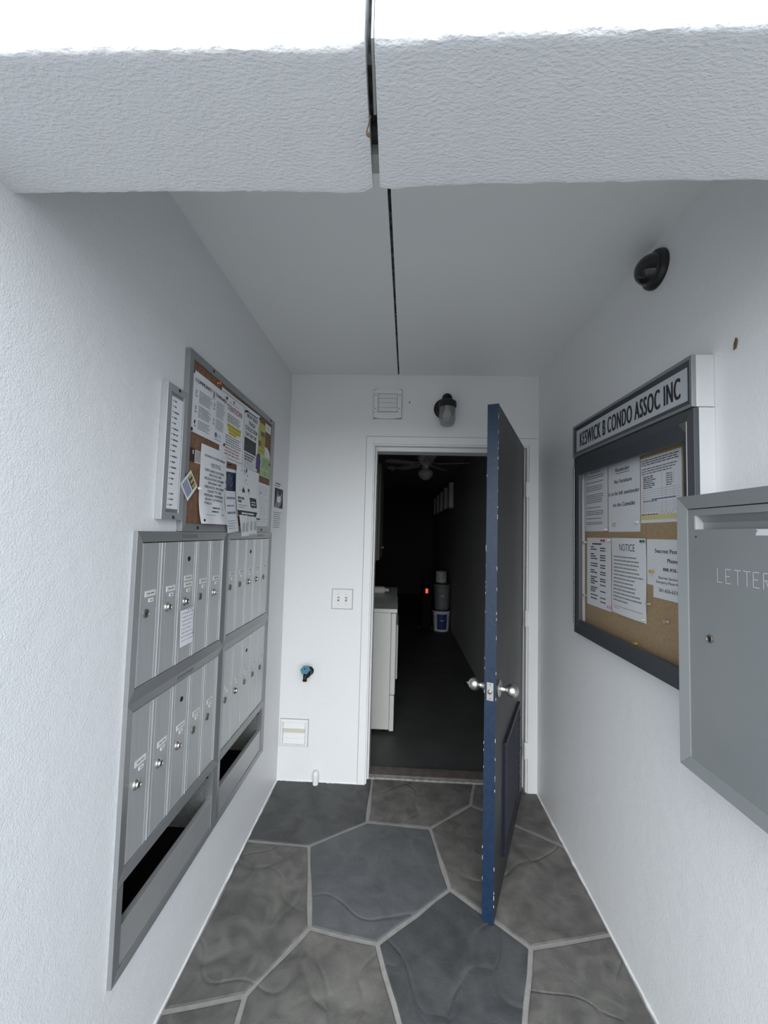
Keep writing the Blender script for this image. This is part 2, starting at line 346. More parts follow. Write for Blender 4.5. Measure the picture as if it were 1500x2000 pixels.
for nm, xs, zf, gf, gb, sd, lb in (('wall_front_left', xsL, zl, -.0575, -.0615, 1, 'left half of the coarse stucco beam over the entry'),
                                   ('wall_front_right', xsR, zr, -.0455, -.0490, 2, 'right half of the coarse stucco beam over the entry')):
    mb = beam_half(nm, xs, zf, gf, gb, sd, lb)
    if sd == 1: mb.box(-5, XL - .001, YF + .002, YB, 0, 3.3)
    else: mb.box(XR + .001, 5, YF + .002, YB, 0, 3.3)
    o = tag(mb.build(nm, BEAM, smooth=35), lb, kind='structure')
    if sd == 1:
        g = MB(); g.prism([(-.0585, YF + .05), (-.0440, YF + .05), (-.0480, YB - .012), (-.0625, YB - .012)], 2.125, 3.3); g.build('joint_filler', FOAM, o)
        g = MB(); g.prism([(-.0500, YF + .006), (-.0468, YF + .006), (-.0485, YF + .095), (-.0525, YF + .095)], 2.104, 2.16); g.build('joint_board', JBOARD, o)
        g = MB(); g.prism([(-.0600, YB - .050), (-.0488, YB - .050), (-.0495, YB - .016), (-.0608, YB - .016)], 2.108, 2.16); g.build('joint_board', JBOARD, o)
# ground outside
boxes('ground_outside', [(-30, 30, -40, -2.6, -.25, -.02)], CONC, 'concrete ground outside the entry')
boxes('ground_near_dim', [(-30, 30, -2.6, .30, -.25, -.02)], mat('dim_near_ground', (.19, .19, .185), .7, bump=[(60, 4, .3, .003)]), 'unseen near ground, added dark to weaken the bounce light')  # unseen strip of ground, added darker to cut bounce onto the beam underside

# ------------------------------------------------------------------ flagstone floor
fl = MB(); fl.box(XL, XR, .30, DB, -.12, -.004); fl.box(-.18, .772, DB, DB + .16, -.12, -.004)
floor = tag(fl.build('floor', GROUT), 'pale grout bed under the slate flagstones', kind='structure')
J = dict(J1=(-.138, 2.137), J2=(-.401, 1.959), J3=(XL, 1.971), J4=(-.307, 1.572), J5=(-.049, 1.530), J6=(.245, 1.774), J7=(.187, 2.117), J8=(.426, 2.312),
         T1=(-.136, 2.505), T2=(.482, 2.505), R1=(XR, 2.042), J12=(.512, 1.553), R2=(XR, 1.625), J13=(-.465, 1.342), L1=(XL, 1.281),
         K1=(-.450, 1.10), K2=(-.15, .90), K3=(.108, 1.07), K4=(.334, 1.10), K5=(.50, .90), K6=(-.55, .92), A=(XL, 2.45), B=(-.18, 2.45), Bb=(-.18, 2.505),
         Cc=(.772, 2.45), Cb=(.772, 2.505), Dd=(XR, 2.45), R3=(XR, .95), L2=(XL, .85), L3=(XL, .30), M1=(-.50, .55), M2=(-.10, .60), M3=(.38, .55), M4=(.55, .30), R4=(XR, .30))
ST = {'b': stone_mat('blue_grey_slate', (.088, .092, .097), (.125, .129, .134), 1), 'd': stone_mat('dark_slate', (.050, .053, .056), (.084, .087, .090), 2),
      'n': stone_mat('brown_grey_slate', (.088, .087, .080), (.172, .169, .156), 3), 's': stone_mat('deep_grey_slate', (.058, .060, .061), (.098, .100, .101), 4)}
STONES = [('s', 'A J3 J2 J1 T1 Bb B'), ('n', 'T1 J1 J7 J8 T2'), ('n', 'T2 J8 R1 Dd Cc Cb'), ('n', 'J3 L1 J13 J4 J2'), ('b', 'J1 J2 J4 J5 J6 J7'), ('n', 'J7 J6 J12 R2 R1 J8'),
          ('n', 'J4 J13 K1 K2 K3 J5'), ('d', 'J6 J5 K3 K4 J12'), ('n', 'J12 K4 K5 R3 R2'), ('n', 'L1 L2 K6 K1 J13'), ('b', 'K1 K6 M1 M2 K2'), ('n', 'K3 K2 M2 M3 K5 K4'), ('d', 'K6 L2 L3 M1'), ('s', 'K5 M3 M4 R4 R3'), ('n', 'M2 M1 L3 M4 M3')]
def inset(poly, d):
    n = len(poly); out = []
    for i in range(n):
        p0, p1, p2 = Vector(poly[i - 1]), Vector(poly[i]), Vector(poly[(i + 1) % n])
        e1 = (p1 - p0).normalized(); e2 = (p2 - p1).normalized(); n1 = Vector((-e1.y, e1.x)); n2 = Vector((-e2.y, e2.x))
        k = n1 + n2; k = k / max(0.35, k.dot(n1)) if k.length > 1e-6 else n1
        out.append(p1 + k * d)
    return out
for kind, names in STONES:
    poly = [J[k] for k in names.split()]
    if sum(poly[i - 1][0] * poly[i][1] - poly[i][0] * poly[i - 1][1] for i in range(len(poly))) < 0: poly.reverse()
    # wavy hand-cut edges
    fine = []
    for i, p in enumerate(poly):
        q = poly[(i + 1) % len(poly)]; L_ = math.dist(p, q); k = max(1, int(L_ / .09)); fine.append(p)
        nx_, ny_ = -(q[1] - p[1]) / L_, (q[0] - p[0]) / L_
        for j in range(1, k):
            t = j / k; a = .004 * math.sin(7 * (p[0] + q[0]) + 11 * (p[1] + q[1]) + 6.28 * t * 1.3) * (1 if p < q else -1) * math.sin(math.pi * t)
            fine.append((p[0] + (q[0] - p[0]) * t + nx_ * a, p[1] + (q[1] - p[1]) * t + ny_ * a))
    o_ = inset(fine, .0085); i_ = inset(fine, .0125); n = len(o_); mb = MB()
    vs = [(p.x, p.y, -.02) for p in o_] + [(p.x, p.y, -.0022) for p in o_] + [(p.x, p.y, 0.0) for p in i_]
    fs = [tuple(range(2 * n, 3 * n)), tuple(range(n - 1, -1, -1))]
    for k in range(2):
        for i in range(n): fs.append((k * n + i, k * n + (i + 1) % n, (k + 1) * n + (i + 1) % n, (k + 1) * n + i))
    mb.add(vs, fs); mb.build('flagstone', ST[kind], floor)

# ragged white paint line where the walls meet the stones
def paint_line(wall, pts):
    rg = random.Random(len(pts)); mb = MB(); vs = []; n = 60; a, b_, nx_, ny_ = pts
    for i in range(n + 1):
        t = i / n; w = .0035 + rg.uniform(0, .004) * rg.random() * 1.5; x, y = a[0] + (b_[0] - a[0]) * t, a[1] + (b_[1] - a[1]) * t
        vs += [(x, y, -.02), (x + nx_ * w, y + ny_ * w, -.02), (x + nx_ * w, y + ny_ * w, .0015), (x, y, .006)]
    fs = [(4 * i + q, 4 * i + (q + 1) % 4, 4 * i + 4 + (q + 1) % 4, 4 * i + 4 + q) for i in range(n) for q in range(4)]
    mb.add(vs, fs); mb.build('paint_edge', STUCCO_SOFT, wall)
paint_line(bpy.data.objects['wall_left'], ((XL, .6), (XL, DB), 1, 0)); paint_line(bpy.data.objects['wall_right'], ((XR, DB), (XR, .6), -1, 0)); paint_line(bpy.data.objects['wall_back'], ((XL, DB), (-.222, DB), 0, -1))

# ------------------------------------------------------------------ door frame (trim) and threshold
tr = bpy.data.objects.new('trim_1', None); COL.objects.link(tr); tag(tr, 'white painted door frame', kind='structure')
def bpart(name, lst, m, parent, bevel=0.0, smooth=None):
    mb = MB()
    for b in lst: mb.box(*b)
    return mb.build(name, m, parent, bevel=bevel, smooth=smooth)
bpart('casing', [(-.222, -.177, DB - .007, DB + .02, 0, 2.100)], TRIMW, tr, .0015)
bpart('casing', [(.778, .8355, DB - .007, DB + .02, 0, 2.100)], TRIMW, tr, .0015)
bpart('casing', [(-.177, .778, DB - .007, DB + .02, 2.056, 2.100)], TRIMW, tr, .0015)
bpart('caulk_line', [(-.2245, -.2215, DB - .0035, DB, 0, 2.1025), (-.2215, .828, DB - .0035, DB, 2.0998, 2.1028)], CAULK, tr)
bpart('jamb', [(-.222, -.169, DB + .004, DB + .16, 0, 2.10)], TRIMW, tr, .001)
bpart('jamb', [(.768, .822, DB + .004, DB + .16, 0, 2.10)], TRIMW, tr, .001)
bpart('jamb', [(-.169, .768, DB + .004, DB + .16, 2.045, 2.10)], TRIMW, tr, .001)
bpart('door_stop', [(-.170, -.158, DB + .052, DB + .16, 0, 2.046)], TRIMW, tr, .001)
bpart('door_stop', [(.757, .769, DB + .052, DB + .16, 0, 2.046)], TRIMW, tr, .001)
bpart('door_stop', [(-.158, .757, DB + .052, DB + .16, 2.020, 2.046)], TRIMW, tr, .001)
bpart('threshold', [(-.169, .768, DB + .075, DB + .165, -.02, .016)], WOODD, tr, .004)
bpart('weather_strip', [(-.169, .768, DB + .060, DB + .076, -.02, .006)], mat('worn_pale_strip', (.36, .35, .33), .6, var=(40, .8, (.12, .12, .115))), tr, .001)

# ------------------------------------------------------------------ the blue door, half open
HX, HY = .748, DB - .002
du = Vector((-.3987, -.9171, 0)); dn = Vector((.9171, -.3987, 0))       # along the leaf, out of its outer face
# local: x from hinge to free edge, y up, z = outward normal of the outer face
DM = Matrix(((du.x, 0, -dn.x, HX), (du.y, 0, -dn.y, HY), (0, 1, 0, 0), (0, 0, 0, 1)))
door = bpy.data.objects.new('door_1', None); COL.objects.link(door); door.matrix_world = DM
tag(door, 'blue edged dark door standing half open', kind='structure')
# in this frame outer face is z=0, body reaches z=+0.044 (towards the room side)
DWID = .892
mb = MB(); mb.box(.004, DWID - .003, .005, 2.045, 0.0, .044); mb.build('leaf', DARKDOOR, door)
mb = MB(); mb.box(DWID - .003, DWID, .005, 2.045, -.0006, .0446); eo = mb.build('leaf_edge', BLUEP, door); eo['label'] = 'blue painted lock edge of the door'
mb = MB(); rg = random.Random(3)
for i in range(46):
    y = rg.uniform(.03, 2.0); h = rg.uniform(.003, .016); s = rg.choice([-.0008, -.0008, .0440]); w_ = rg.uniform(.0006, .0014)
    mb.box(DWID - .0004, DWID + .0003, y, y + h, s, s + w_)
mb.build('paint_chips', PLASTW, door)
mb = MB(); mb.box(DWID - .001, DWID + .0012, .845, .915, .009, .035); pl = mb.build('latch_plate', NICKEL, door)
mb = MB(); mb.lathe([(.0085, 0), (.0085, .010), (.006, .012)], 16, Matrix.Translation((DWID, .880, .022)) @ Matrix.Rotation(math.pi / 2, 4, 'Y')); mb.build('latch_bolt', OLDBRASS, pl, smooth=40)
mb = MB(); [mb.lathe([(.003, 0), (.003, .0012)], 10, Matrix.Translation((DWID + .0008, y, .022)) @ Matrix.Rotation(math.pi / 2, 4, 'Y')) for y in (.853, .907)]; mb.build('screw', OLDBRASS, pl)
kprof = [(.033, 0), (.034, .003), (.030, .008), (.015, .012), (.0125, .020), (.0125, .028)] + [(.0265 * math.sin(a_), .054 - .0265 * math.cos(a_)) for a_ in [math.radians(d_) for d_ in range(30, 171, 14)]] + [(0, .0802)]
for sgn, z0 in ((-1, 0.0), (1, .044)):
    M_ = Matrix.Translation((.828, .876, z0)) @ (Matrix.Rotation(math.pi, 4, 'X') if sgn < 0 else Matrix.Identity(4))
    mb = MB(); mb.lathe(kprof, 28, M_, cap=False); kn = mb.build('door_knob', NICKEL, door, smooth=50)
    if sgn > 0: mb = MB(); mb.lathe([(.0045, .079), (.0045, .085), (.003, .087)], 12, M_); mb.build('turn_button', NICKEL, kn, smooth=40)
# louvre grille low on the outer face
gr = MB(); gr.box(.205, .700, .125, .600, -.004, 0.0); lv = gr.build('louvre_grille', NAVY, door); lv['label'] = 'navy louvre grille low on the door'
for b in ((.205, .700, .575, .600), (.205, .700, .125, .150), (.205, .228, .150, .575), (.677, .700, .150, .575)):
    mb = MB(); mb.box(*b, -.013, -.003); mb.build('grille_frame', NAVY, lv, bevel=.002)
for i in range(13):
    y = .162 + i * .032; mb = MB(); mb.hexa([(.228, y, -.003), (.677, y, -.003), (.677, y + .004, -.003), (.228, y + .004, -.003)][::-1], [(.228, y - .018, -.011), (.677, y - .018, -.011), (.677, y - .014, -.011), (.228, y - .014, -.011)][::-1]); mb.build('louvre_slat', NAVY, lv)
for (a, b_) in ((.216, .20), (.216, .36), (.216, .52), (.689, .2), (.689, .36), (.689, .52)):
    mb = MB(); mb.lathe([(.005, 0), (.005, .0025), (.003, .0035)], 10, Matrix.Translation((a, b_, -.013)) @ Matrix.Rotation(math.pi, 4, 'X')); mb.build('screw', BLACK, lv)
# hinges, painted over in white
for z in (1.785, 1.010, .243):
    mb = MB()
    mb.box(.765, .784, DB - .0085, DB - .004, z - .045, z + .045)
    mb.lathe([(.0065, -.046), (.0065, -.016), (.0058, -.0155), (.0058, -.0145), (.0065, -.014), (.0065, .014), (.0058, .0145), (.0058, .0155), (.0065, .016), (.0065, .046), (.004, .050)], 12, Matrix.Translation((.7625, DB - .012, z)))
    mb.build('hinge', TRIMW, tr, smooth=40)

# ================================================================== LEFT WALL: MAILBOXES
DOORP = None
def mail_door_proto():
    mb = MB(); W, H = .0985, .400
    # extruded door: flat face, raised lip down the right side, fine ribs
    mb.box(.0006, W - .0062, 0, H, -.006, -.0008); mb.box(W - .0054, W - .0026, 0, H, -.006, .0016); mb.box(W - .0018, W, 0, H, -.006, .0006); mb.box(0, W, 0, H, -.008, -.006)
    for u in (.006, .0085, .080, .0825): mb.box(u, u + .0009, 0, H, -.001, -.0003)
    return mb
me_door = mail_door_proto()
lk1 = [(.0140, 0), (.0145, .0015), (.0130, .0040), (.0098, .0060), (.0092, .0100), (.0085, .0108), (.0070, .0108), (.0066, .0100), (.0, .0100)]
lk2 = [(.0125, 0), (.0125, .0022), (.0105, .0035), (.0100, .0025), (.0, .0025)]
LOCKS = {'c': (lk1, CHROME), 'b': (lk2, OLDBRASS), 'n': (lk1, NICKEL)}
units = [(MY0, MYM, MZM, MZ1, 1.060, 1.3120, 1.258, 1.397, 'bncbn', 'top left', 'upper mailbox unit with a handwritten note on its third door'),
         (MYM, MY1, MZM, MZ1, 1.609, 1.3115, 1.257, 1.396, 'bbccb', 'top right', 'upper mailbox unit under the right half of the cork board'),
         (MY0, MYM, MZT, MZM, 1.058, .8520, .797, .938, 'nnnbb', 'low left', 'lower mailbox unit nearest the camera, above an open bin'),
         (MYM, MY1, MZT, MZM, 1.611, .8490, .796, .936, 'bcbbb', 'low right', 'lower mailbox unit nearest the back wall')]
shared = {}
for ui, (a, b, z0, z1, dy, zl_, zk, zh, lk, _, lab) in enumerate(units):
    U = thing('mailbox_unit', lab, 'mailboxes', LEFTF(a, z0), 'aluminium mailbox units')
    W, H = b - a, z1 - z0; top = .030; bot = .028
    frame_rails(U, 0, W, 0, H, .032, .026, bot, top, .0125, .0065, -.03, ALUF)
    mb = MB(); mb.box(.03, W - .024, .02, H - .02, -.35, -.014); mb.build('cabinet_body', GALV, U)
    for k in range(5):
        loc = (dy - a + k * .1005, bot + .002, .004)
        hh = H - top - bot - .0055
        key = ('door', round(hh, 4))
        if key not in shared:
            m2 = mail_door_proto(); m2.v = [Vector((p.x, p.y * hh / .400, p.z)) for p in m2.v]; d = m2.build('mailbox_door', ALU, U); shared[key] = d; d.location = loc
        else: d = copy_part(shared[key], U, loc)
        yl = zl_ - z0 - loc[1]; yk = zk - z0 - loc[1]; yh = zh - z0 - loc[1]
        prof, lm = LOCKS[lk[k]]
        kk = ('lock', lk[k])
        if kk not in shared:
            m3 = MB(); m3.lathe(prof, 20, cap=False); m3.mi = 1; m3.box(-.0011, .0011, -.005, .005, prof[-1][1] - .001, prof[-1][1] + .0004)
            q = m3.build('lock', [lm, DARKHOLE], d, smooth=45); shared[kk] = q
        else: q = copy_part(shared[kk], d)
        q.location = (.034, yk, -.0008)
        if 'lab' not in shared:
            m4 = MB(); m4.box(-.0235, .0235, -.0085, .0085, 0, .0010); m4.mi = 1; rg = random.Random(5); greek(m4, -.015, .016, -.0012, .0028, rg, .0012); shared['lab'] = m4.build('name_label', [LABELP, INKG], d)
            m4 = MB(); m4.box(-.010, .010, -.005, .005, 0, .0010); m4.mi = 1; greek(m4, -.006, .006, -.0012, .0024, rg, .0012); shared['num'] = m4.build('number_label', [PAPER, INKG], d)
            q1, q2 = shared['lab'], shared['num']
        else: q1, q2 = copy_part(shared['lab'], d), copy_part(shared['num'], d)
        q1.location = (.049, yl, -.0008); q2.location = (.053, yl - .0195, -.0008)
        if k == 2:
            m5 = MB(); m5.lathe([(.0085, 0), (.0085, .0006), (.0070, .0006), (.0, .0004)], 18, cap=False)
            h_ = m5.build('key_hole', DARKHOLE, d); h_.location = (.047, yh, -.0006)
            if ui == 0:
                q3 = copy_part(shared['lab'], d); q3.location = (.047, yl + .022, -.0008)
    # dents / bare patches on the rails
    if ui in (0, 2, 1):
        m6 = MB(); x = {0: .215, 2: .235, 1: .335}[ui]; m6.box(x, x + .10, H - .021, H - .006, .0080, .0106); m6.build('rail_patch', mat('bare_worn_metal', (.30, .30, .295), .5, .5, var=(30, .7, (.2, .2, .195))), U)
# handwritten note taped to the third door of the first unit
rg = random.Random(11); n1 = MB()
for i in range(8):
    v = .104 - i * .0125; x = .006 + rg.uniform(0, .008)
    while x < .070:
        w_ = rg.uniform(.006, .014); n1.add([(x, v, 0), (x + w_, v + rg.uniform(0, .0012), 0), (x + w_, v + .0022, 0), (x, v + .0018, 0)], [(0, 1, 2, 3)]); x += w_ + .0035
n2 = MB(); n2.quad(.044, .049, .1115, .115); n2.quad(.058, .062, .1115, .1145); n2.quad(.066, .070, .1115, .1145)
paper('handwritten_note', 'white handwritten note stuck on a mailbox door', LEFTF(1.2605, 1.116, .0085), .079, .117, [('handwriting', n1, INKB), ('ink_marks', n2, INK)], lambda x, y, z: (x, y, z + .0015 + .003 * (1 - y / .117) ** 2), cat='note')

# open bins under the boxes
for bi, (a, b, lab) in enumerate(((MY0, MYM, 'open metal mail bin nearest the camera, below the mailboxes'), (MYM, MY1, 'open metal mail bin nearest the back wall, below the mailboxes'))):
    U = thing('mail_bin', lab, 'mail bin', LEFTF(a, MZ0), 'open bins below the mailboxes'); W, H = b - a, MZT - MZ0
    frame_rails(U, 0, W, 0, H - .0005, .030, .030, .020, .001, .0125, .0085, -.02, ALUF, sides='lrb')
    mb = MB(); mb.box(.0305, W - .0305, .021, .122, -.002, .005); mb.box(.0305, W - .0305, .1185, .1215, -.014, -.002); mb.build('front_lip', mat('plain_aluminium_lip', (.50, .505, .505), .42, .55, var=(6, .4, (.42, .425, .425))), U, bevel=.0012)
    d_ = -.38; GL = mat('galvanised_bin_end', (.23, .23, .225), .5, .5, var=(130, .8, (.36, .36, .355))); DL = mat('shaded_bin_liner', (.007, .0062, .0055), .9, spec=.1)  # liner near black: shade of the deep cavity put into its colour
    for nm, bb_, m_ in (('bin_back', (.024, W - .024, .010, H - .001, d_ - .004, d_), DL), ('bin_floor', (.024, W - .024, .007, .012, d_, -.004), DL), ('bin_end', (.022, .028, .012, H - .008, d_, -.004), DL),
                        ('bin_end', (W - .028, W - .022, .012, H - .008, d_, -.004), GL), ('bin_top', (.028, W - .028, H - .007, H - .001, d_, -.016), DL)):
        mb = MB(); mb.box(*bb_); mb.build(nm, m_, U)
    for (v, w_) in ((.155, -.06), (.205, -.012)):
        mb = MB(); mb.lathe([(.007, 0), (.007, .003), (.004, .005)], 12, Matrix.Translation((W - .028, v, w_ - .004)) @ Matrix.Rotation(-math.pi / 2, 4, 'Y')); mb.build('bolt', DARKHOLE, U)

# ------------------------------------------------------------------ cork board, directory
CB = thing('cork_board', 'red brown cork board in an aluminium frame above the mailboxes', 'notice board', LEFTF(1.226, 1.489))
CW, CH = .862, .595
frame_rails(CB, 0, CW, 0, CH, .028, .028, .026, .026, .0185, .0165, .0005, ALUF)
mb = MB(); mb.box(.02, CW - .02, .02, CH - .02, .0005, .0080); mb.build('cork_panel', CORKL, CB)
for (u, v) in ((.16, CH - .012), (.795, CH - .012), (.10, .012), (.72, .012)):
    mb = MB(); mb.lathe([(.0055, 0), (.0055, .0015), (.003, .003)], 12, Matrix.Translation((u, v, .0175))); mb.build('screw', BLACK, CB)
DR = thing('directory_board', 'narrow silver name directory beside the cork board', 'directory', LEFTF(1.112, 1.523))
frame_rails(DR, 0, .112, 0, .406, .022, .022, .022, .022, .021, .019, .0005, mat('silver_directory_frame', (.46, .475, .49), .4, .5))
mb = MB(); mb.box(.015, .097, .015, .391, .0005, .0165); mb.build('backing', ALUF, DR)
mb = MB(); mb.box(.029, .086, .033, .372, .0160, .0178); st = mb.build('name_strip', PAPER, DR)
rg = random.Random(4); p1 = MB(); p2 = MB()
for i in range(19):
    v = .357 - i * .0168 - (0.012 if i > 15 else 0); T_ = p2 if i > 15 else p1
    T_.quad(.032, .036, v, v + .004, .0180); greek(T_, .041, .041 + rg.uniform(.012, .030), v, .0045, rg, .0180)
p1.build('printed_names', INKG, st); p2.build('printed_names', mat('brown_print', (.20, .14, .10), .6), st)
for (u, v) in ((.060, .398), (.060, .008)):
    mb = MB(); mb.lathe([(.005, 0), (.005, .0015), (.003, .003)], 12, Matrix.Translation((u, v, .0200))); mb.build('screw', BLACK, DR)

# ------------------------------------------------------------------ papers on the cork board   (w: .0085 cork face)
def LP(u, v, layer): return LEFTF(u, v, .0084 + layer * .0013)
rg = random.Random(21)
# community standards
W, H = .262, .208; t1 = MB(); t2 = MB(); t3 = MB()
txt(t1, 'COMMUNITY', .018, .172, .0125, .116, bold=.03); txt(t1, 'STANDARDS', .160, .172, .0125, .096, bold=.03)
for (u0, u1, v1, v0, n) in ((.046, .140, .150, .106, 8), (.046, .134, .098, .056, 8), (.046, .130, .048, .016, 6), (.172, .246, .158, .096, 11), (.172, .240, .090, .050, 7)):
    para(t2, u0, u1, v1, v0, n, .0022, rg)
for (u, v) in ((.022, .132), (.022, .078), (.022, .030), (.150, .128), (.150, .072)):
    for a, b_, c_, d_ in ((0, .010, .010, .013), (.002, .007, .0, .008), (-.002, .013, -.008, -.005)): t2.quad(u + a, u + b_, v + c_, v + d_)
t2.quad(.143, .151, .160, .185); t2.quad(.138, .156, .156, .158); t1.quad(.020, .029, .030, .040)
t3.lathe([(.010, 0), (.0, .0001)], 14, Matrix.Translation((.178, .030, 0)), cap=False); txt(t3, 'CVC', .190, .022, .013, .032); t3.quad(.168, .220, .012, .0145)
paper('community_standards_sheet', 'large white sheet headed COMMUNITY STANDARDS on the cork board', LP(1.2575, 1.820, 2), W, H, [('printed_heading', t1, INK), ('printed_text', t2, INKG), ('printed_logo', t3, mat('slate_blue_print', (.13, .14, .24), .6))], lambda x, y, z: (x, y, z + .002 * abs(math.sin(x * 12)) * (y / .2)))
# attention sheet, partly under the community sheet
W, H = .222, .275; t1 = MB(); t2 = MB(); t3 = MB(); t4 = MB(); t5 = MB()
for b_ in ((.006, W - .006, H - .0125, H - .011), (.006, W - .006, .011, .0125), (W - .0095, W - .008, .011, H - .011)): t1.quad(*b_)
txt(t3, 'ATTENTION', .012, .205, .022, .178, bold=.02); para(t2, .058, .190, .190, .155, 4, .0036, rg, ragged=.15)
t4.quad(.058, .188, .137, .150); t4.quad(.066, .186, .122, .134); t4.quad(.075, .150, .110, .120)
para(t2, .050, .200, .104, .058, 5, .0036, rg, ragged=.2); para(t5, .045, .186, .055, .018, 3, .0060, rg, ragged=.1)
t2.quad(.108, .118, .244, .256); greek(t2, .070, .160, .238, .0018, rg); t6 = MB(); t6.quad(.050, .072, .013, .021)
paper('attention_sheet', 'white sheet headed ATTENTION with a yellow highlighted passage', LP(1.472, 1.772, 1), W, H, [('printed_border', t1, INK), ('printed_text', t2, INKG), ('printed_heading', t3, INKR), ('highlight', t4, HILITE), ('printed_text', t5, mat('faded_red_print', (.42, .22, .21), .6)), ('printed_mark', t6, INKC)], lambda x, y, z: (x, y, z + .004 * max(0, x - .15) / .07))
# bulk trash flyer
W, H = .178, .272; t1 = MB(); t2 = MB(); t3 = MB()
txt(t1, 'NEW BULK', .094, .226, .019, .128, 'c', .03); txt(t1, 'TRASH', .090, .198, .018, .078, 'c', .03); txt(t1, 'COLLECTION', .088, .170, .019, .148, 'c', .03); txt(t1, 'DAY IN CVE', .088, .143, .018, .132, 'c', .03)
tb = MB(); tb.quad(.012, .150, .250, .255); t2.quad(.012, .152, .072, .135)
for i in range(16): x, y = rg.uniform(.018, .135), rg.uniform(.076, .128); t3.quad(x, x + rg.uniform(.004, .014), y, y + rg.uniform(.003, .007), .0004)
for i, s in enumerate((.118, .108, .092)): greek(t3, .018, .018 + s, .058 - i * .012, .0075, rg, gap=.2)
para(t3, .016, .140, .030, .004, 3, .0022, rg)
paper('bulk_trash_flyer', 'white flyer announcing NEW BULK TRASH COLLECTION DAY with a dark photo', LP(1.692, 1.777, 2), W, H, [('printed_heading', t1, INK), ('printed_bar', tb, INK), ('printed_photo', t2, mat('dark_photo_print', (.025, .027, .030), .5)), ('photo_highlights', t3, mat('grey_photo_print', (.10, .105, .10), .5))], lambda x, y, z: (x, y, z + .006 * max(0, y - .22) / .05 * (x / .178)))
# yellow flyer
t1 = MB(); t2 = MB(); t1.quad(.030, .085, .094, .118); t1.quad(.004, .038, .040, .066); para(t2, .040, .088, .090, .030, 9, .003, rg); greek(t2, .010, .085, .016, .005, rg)
paper('yellow_flyer', 'yellow flyer with small grey pictures on the cork board', LP(1.876, 1.871, 1), .092, .157, [('printed_photo', t1, mat('blue_grey_photo_print', (.10, .12, .15), .5)), ('printed_text', t2, mat('olive_print', (.20, .19, .04), .6))], mat_=PAPERY, nx=3, ny=4)
t1 = MB(); para(t1, .010, .075, .036, .006, 4, .002, rg)
paper('corner_card', 'pale blue printed card in the upper right corner of the cork board', LP(1.966, 2.003, 1), .086, .042, [('printed_text', t1, mat('pale_blue_print', (.38, .42, .52), .6))], cat='card', nx=2, ny=2)
t1 = MB(); t1.prism([(0, 0), (.080, 0), (.080, .012), (.072, .028), (.056, .040), (.034, .048), (0, .052)], 0, .0004); o = t1.build('round_edged_card', PAPER, None, LP(1.972, 1.873, 1)); tag(o, 'white card with one rounded corner above the green slip', 'card')
t2 = MB(); para(t2, .008, .056, .036, .006, 4, .002, rg, .0006); t2.build('printed_text', mat('pale_violet_print', (.42, .42, .55), .6), o)
# green tear-off slip
t1 = MB(); rr = random.Random(8)
for i in range(7):
    x = .018 + i * .017; t1.add([(x, .040, 0), (x + .004, .040, 0), (x + .026, .094, 0), (x + .021, .094, 0)], [(0, 1, 2, 3)])
for i in range(8): t1.quad(.008 + i * .018, .011 + i * .018, .006, .030)
t1.quad(.066, .070, 0, .034)
paper('green_tear_off_slip', 'light green tear-off slip on the cork board', LP(1.908, 1.767, 2), .150, .106, [('printed_text', t1, mat('dark_green_print', (.06, .10, .05), .6))], mat_=PAPERG, nx=4, ny=4)
# small cards at the left edge
t1 = MB(); t1.quad(.026, .032, .026, .040)
paper('dark_business_card', 'dark maroon business card at the left edge of the cork board', LP(1.2565, 1.722, 1), .041, .046, [('printed_mark', t1, PAPER)], mat_=mat('maroon_card', (.035, .018, .018), .5), cat='card', nx=2, ny=2)
t1 = MB(); para(t1, .003, .046, .040, .003, 8, .0022, rg)
paper('cream_list_card', 'small cream card of text beside the dark business card', LP(1.2985, 1.721, 1), .050, .044, [('printed_text', t1, INKG)], mat_=PAPERW, cat='card', nx=2, ny=2)
# smoking notice
W, H = .204, .283; t1 = MB(); t2 = MB(); t3 = MB()
txt(t1, 'KESWICK B CONDOMINIUM', .104, .243, .0075, .160, 'c', .01); txt(t1, 'NOTICE', .108, .214, .0125, .072, 'c', .008); t1.quad(.072, .144, .2105, .2118)
for i, (s, w_) in enumerate((('OUR CONDO DOCUMENTS', .156), ('AND RULES AND', .094), ('REGULATIONS PROHIBIT', .154), ('SMOKING ANY', .104), ('SUBSTANCES, INCLUDING', .156), ('CIGARETTES AND', .110), ('MEDICINAL MARIJUANA,', .154), ('ON ANY CATWALK OR', .142), ('PORCH', .050))):
    txt(t1, s, .106 if s != 'PORCH' else .058, .192 - i * .0148, .0090, w_, 'c', .014)
greek(t2, .092, .176, .060, .0060, rg, gap=.15); greek(t2, .084, .128, .046, .0060, rg, gap=.15); greek(t2, .034, .108, .034, .0016, rg); t3.quad(.146, .172, .036, .041)
def curl(x, y, z): k = max(0, 1 - y / .11); return (x + (-.012 * k * k * (1 - x / .1)), y + .004 * k * k, z + .020 * k * k + .0025 * math.sin(x * 55) * (1 - y / .3) + .004 * math.sin(x / .204 * math.pi))
paper('no_smoking_notice', 'white NOTICE sheet about smoking, curling at its lower edge', LP(1.333, 1.512, 3), W, H, [('printed_text', t1, INK), ('small_print', t2, INKG), ('green_mark', t3, mat('green_print', (.10, .50, .12), .6))], curl, nx=16, ny=16)
